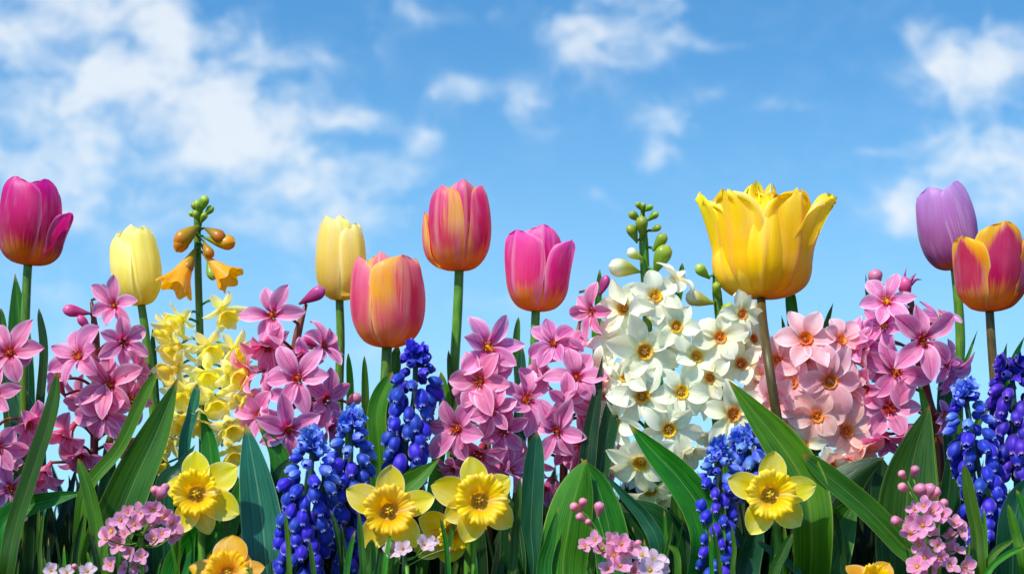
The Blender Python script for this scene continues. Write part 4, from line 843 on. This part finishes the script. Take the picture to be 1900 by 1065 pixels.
leaf(t3, [(676, 660), (678, 740), (676, 820)], 15, G, 'strap', .05)
leaf(t4, [(738, 640), (728, 700), (712, 790), (708, 860)], 30, G, 'strap', .02)
leaf(t4, [(700, 720), (690, 790), (690, 880)], 40, B, 'broad', .01)
leaf(t4, [(728, 690), (700, 760), (705, 860)], 36, B, 'strap', -.01)
leaf(m3, [(818, 690), (826, 760), (812, 860)], 24, B, 'strap', 0)
leaf(d2, [(816, 850), (780, 882), (745, 915), (722, 1000)], 52, B, 'lance', -.06)
leaf(d2, [(790, 862), (765, 880), (745, 930)], 32, G, 'lance', -.055)
leaf(d2, [(690, 1000), (686, 1040), (676, 1085)], 26, G, 'strap', -.11)
leaf(t5, [(832, 650), (838, 720), (842, 800)], 14, G, 'strap', .02)
leaf(t6, [(962, 588), (958, 640), (962, 720)], 14, G, 'strap', .04)
leaf(t6, [(968, 640), (966, 740), (964, 880)], 24, TE, 'strap', .03)
leaf(h5, [(996, 800), (990, 880), (985, 980), (988, 1070)], 42, TE, 'strap', -.05, label='blue green strap leaf')
leaf(h5, [(938, 900), (948, 980), (950, 1070)], 50, DK, 'broad', -.05)
leaf(d3, [(965, 885), (958, 960), (948, 1070)], 16, G, 'strap', -.10)
leaf(h6, [(1118, 660), (1108, 730), (1096, 800), (1085, 900)], 32, DK, 'lance', -.04)
leaf(h6, [(1144, 715), (1130, 790), (1112, 880), (1104, 960)], 36, DK, 'strap', -.035)
leaf(h6, [(1113, 500), (1110, 560), (1104, 680)], 13, G, 'strap', .03)
leaf(h6, [(1100, 605), (1108, 660), (1108, 760)], 16, B, 'strap', .0)
leaf(c2, [(1088, 852), (1072, 900), (1054, 980), (1046, 1080)], 92, B, 'broad', -.085, fold=-.35, label='broad pointed leaf arching over')
leaf(c2, [(1078, 850), (1108, 900), (1130, 980), (1140, 1070)], 66, G, 'broad', -.075)
leaf(c2, [(1036, 940), (1022, 1000), (1012, 1080)], 30, G, 'lance', -.11)
leaf(h7, [(1118, 875), (1160, 920), (1200, 965), (1225, 1030)], 30, TE, 'lance', -.065, roll=20)
leaf(h7, [(1130, 945), (1180, 955), (1228, 1000), (1240, 1080)], 100, DK, 'broad', -.06, fold=-.3)
leaf(h7, [(1266, 488), (1262, 530), (1250, 620)], 14, G, 'strap', .04)
leaf(h7, [(1166, 786), (1210, 835), (1262, 890), (1300, 950), (1310, 1030)], 66, G, 'broad', -.085, fold=.45, label='large leaf slanting down to the right')
leaf(h7, [(1212, 640), (1218, 700), (1212, 780)], 34, B, 'lance', -.012)
leaf(h7, [(1250, 900), (1262, 960), (1270, 1060)], 60, G, 'broad', -.045)
leaf(h8, [(1322, 680), (1330, 740), (1340, 820)], 36, B, 'lance', -.01)
leaf(t7, [(1352, 706), (1404, 770), (1452, 830), (1492, 900), (1506, 1000)], 78, B, 'broad', -.095, fold=.35, label='long bright leaf slanting down to the right')
leaf(h9, [(1464, 530), (1468, 570), (1474, 640)], 22, G, 'strap', .04)
leaf(h9, [(1450, 585), (1456, 620), (1466, 680)], 14, G, 'lance', .05)
leaf(h9, [(1521, 576), (1516, 610), (1510, 680)], 14, DK, 'lance', .05)
leaf(h9, [(1546, 562), (1535, 596), (1520, 660)], 15, G, 'lance', .05)
leaf(h9, [(1488, 840), (1545, 890), (1610, 945), (1668, 1005), (1722, 1070)], 44, G, 'strap', -.10, fold=.3, label='long dark leaf arching down to the right')
leaf(h9, [(1640, 848), (1590, 880), (1545, 930), (1515, 1010)], 84, DK, 'broad', -.05, fold=-.3)
leaf(h9, [(1590, 925), (1562, 965), (1535, 1020), (1520, 1080)], 90, G, 'broad', -.075)
leaf(h9, [(1480, 860), (1520, 930), (1520, 1010)], 46, B, 'broad', -.045)
leaf(h10, [(1606, 508), (1612, 560), (1640, 660)], 14, G, 'lance', .04)
leaf(h10, [(1724, 752), (1700, 830), (1684, 910), (1680, 1010), (1690, 1090)], 118, G, 'broad', -.075, fold=.3, label='widest leaf of the bed, bright green')
leaf(h10, [(1636, 848), (1640, 900), (1660, 980)], 70, DK, 'broad', -.04)
leaf(h10, [(1700, 690), (1712, 740), (1722, 800)], 18, B, 'lance', -.03)
leaf(t8, [(1750, 660), (1752, 740), (1760, 860)], 40, TE, 'broad', .04)
leaf(t8, [(1814, 612), (1800, 650), (1784, 700), (1778, 780)], 11, B, 'lance', .03)
leaf(t9, [(1868, 636), (1858, 690), (1852, 760)], 24, G, 'lance', .02)
leaf(t9, [(1902, 622), (1880, 670), (1858, 740)], 20, B, 'lance', .02)
leaf(t9, [(1862, 690), (1840, 740), (1812, 790), (1800, 860)], 14, B, 'strap', -.01)
leaf(m6, [(1768, 815), (1764, 880), (1762, 980)], 46, DK, 'lance', -.03)
leaf(m6, [(1788, 860), (1798, 920), (1812, 990), (1818, 1080)], 25, B, 'strap', -.12)
leaf(m6, [(1882, 1000), (1850, 1020), (1830, 1050), (1818, 1100)], 14, B, 'strap', -.12)
leaf(m6, [(1905, 1012), (1866, 1030), (1836, 1056), (1825, 1100)], 12, B, 'strap', -.13)
leaf(m7, [(1870, 935), (1884, 990), (1900, 1060)], 18, B, 'strap', -.12)
leaf(m7, [(1915, 880), (1890, 930), (1880, 1010)], 70, TE, 'broad', -.09)
leaf(m7, [(1886, 908), (1900, 950), (1912, 1020)], 16, G, 'strap', -.12)
leaf(d5, [(1405, 955), (1400, 1000), (1385, 1080)], 46, TE, 'broad', -.07)
leaf(d5, [(1470, 990), (1452, 1025), (1432, 1080)], 20, G, 'strap', -.12)
leaf(d5, [(1404, 1002), (1440, 1030), (1485, 1075)], 14, TE, 'strap', -.09)
leaf(d5, [(1358, 975), (1362, 1020), (1362, 1080)], 9, B, 'strap', -.12)
leaf(m4, [(1340, 955), (1356, 1000), (1350, 1080)], 60, TE, 'broad', -.05)
leaf(m4, [(1240, 1010), (1256, 1030), (1262, 1100)], 12, B, 'strap', -.12)

# narrow blades at the foot of the smaller plants: each blade a leaf of that plant
def blades(root, n, x0, x1, ytop, ybot, w0=7, w1=13, Yr=(-.13, -.04)):
    for i in range(n):
        x = rnd.uniform(x0, x1); y = rnd.uniform(ytop, ybot); Y = rnd.uniform(*Yr); lean_ = rnd.uniform(-26, 26)
        leaf(root, [(x + lean_, y), (x + lean_ * .35, y + 60), (x, y + 140)], rnd.uniform(w0, w1), rnd.choice((B, G, G, DK)), 'strap', Y, fold=.5, roll=rnd.uniform(-35, 35), twist=rnd.uniform(-30, 30))
for root, n, x0, x1 in ((h1, 12, 5, 110), (c6, 12, 80, 180), (h2, 10, 140, 230), (c1, 8, 180, 330), (d1, 9, 320, 420), (d6, 9, 400, 500), (m1, 10, 510, 600), (m2, 10, 600, 690), (d2, 9, 670, 760), (c4, 8, 740, 830), (d4, 8, 820, 900), (d3, 10, 880, 990), (c2, 6, 1000, 1090), (c5, 9, 1180, 1280), (m4, 8, 1260, 1360), (m5, 7, 1350, 1420), (d5, 9, 1400, 1520), (d7, 8, 1530, 1660), (c3, 8, 1680, 1800), (m6, 9, 1780, 1860), (m7, 7, 1850, 1910)):
    blades(root, max(3, int(n * .55)), x0, x1, 930, 1050)

# ------------------------------------------------------------------ dense undergrowth behind and between (uncountable)
M['leaf_shade'] = leaf_mat('leaf_shade_green', lin((10, 36, 14)), lin((22, 60, 20)), lin((60, 96, 44)), .15, .45)  # undergrowth shade painted in as a darker leaf colour
mats_uc = [M['leaf_shade'], M['leaf_shade'], M[DK], M[DK]]
def undergrowth(name, n, Y0, Y1, yt0, yt1, w0, w1, seed, kind):
    rr = random.Random(seed); mb = MB()
    for i in range(n):
        Y = rr.uniform(Y0, Y1); x = rr.uniform(-160, 2060); y = rr.uniform(yt0, yt1); k = K(Y); ln = rr.uniform(-60, 60)
        tip = P(x + ln, y, Y); base = foot(x, Y + rr.uniform(-.01, .01)); mid = tip.lerp(base, .5) + Vector(((-ln * .25) * k, rr.uniform(-.01, .01), .01))
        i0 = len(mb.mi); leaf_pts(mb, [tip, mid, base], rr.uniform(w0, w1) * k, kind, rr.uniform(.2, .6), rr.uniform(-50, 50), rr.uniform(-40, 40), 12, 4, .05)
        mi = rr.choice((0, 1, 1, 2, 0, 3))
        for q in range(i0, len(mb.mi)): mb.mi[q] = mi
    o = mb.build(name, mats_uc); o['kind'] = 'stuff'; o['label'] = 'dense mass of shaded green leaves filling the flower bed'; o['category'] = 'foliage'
    return o
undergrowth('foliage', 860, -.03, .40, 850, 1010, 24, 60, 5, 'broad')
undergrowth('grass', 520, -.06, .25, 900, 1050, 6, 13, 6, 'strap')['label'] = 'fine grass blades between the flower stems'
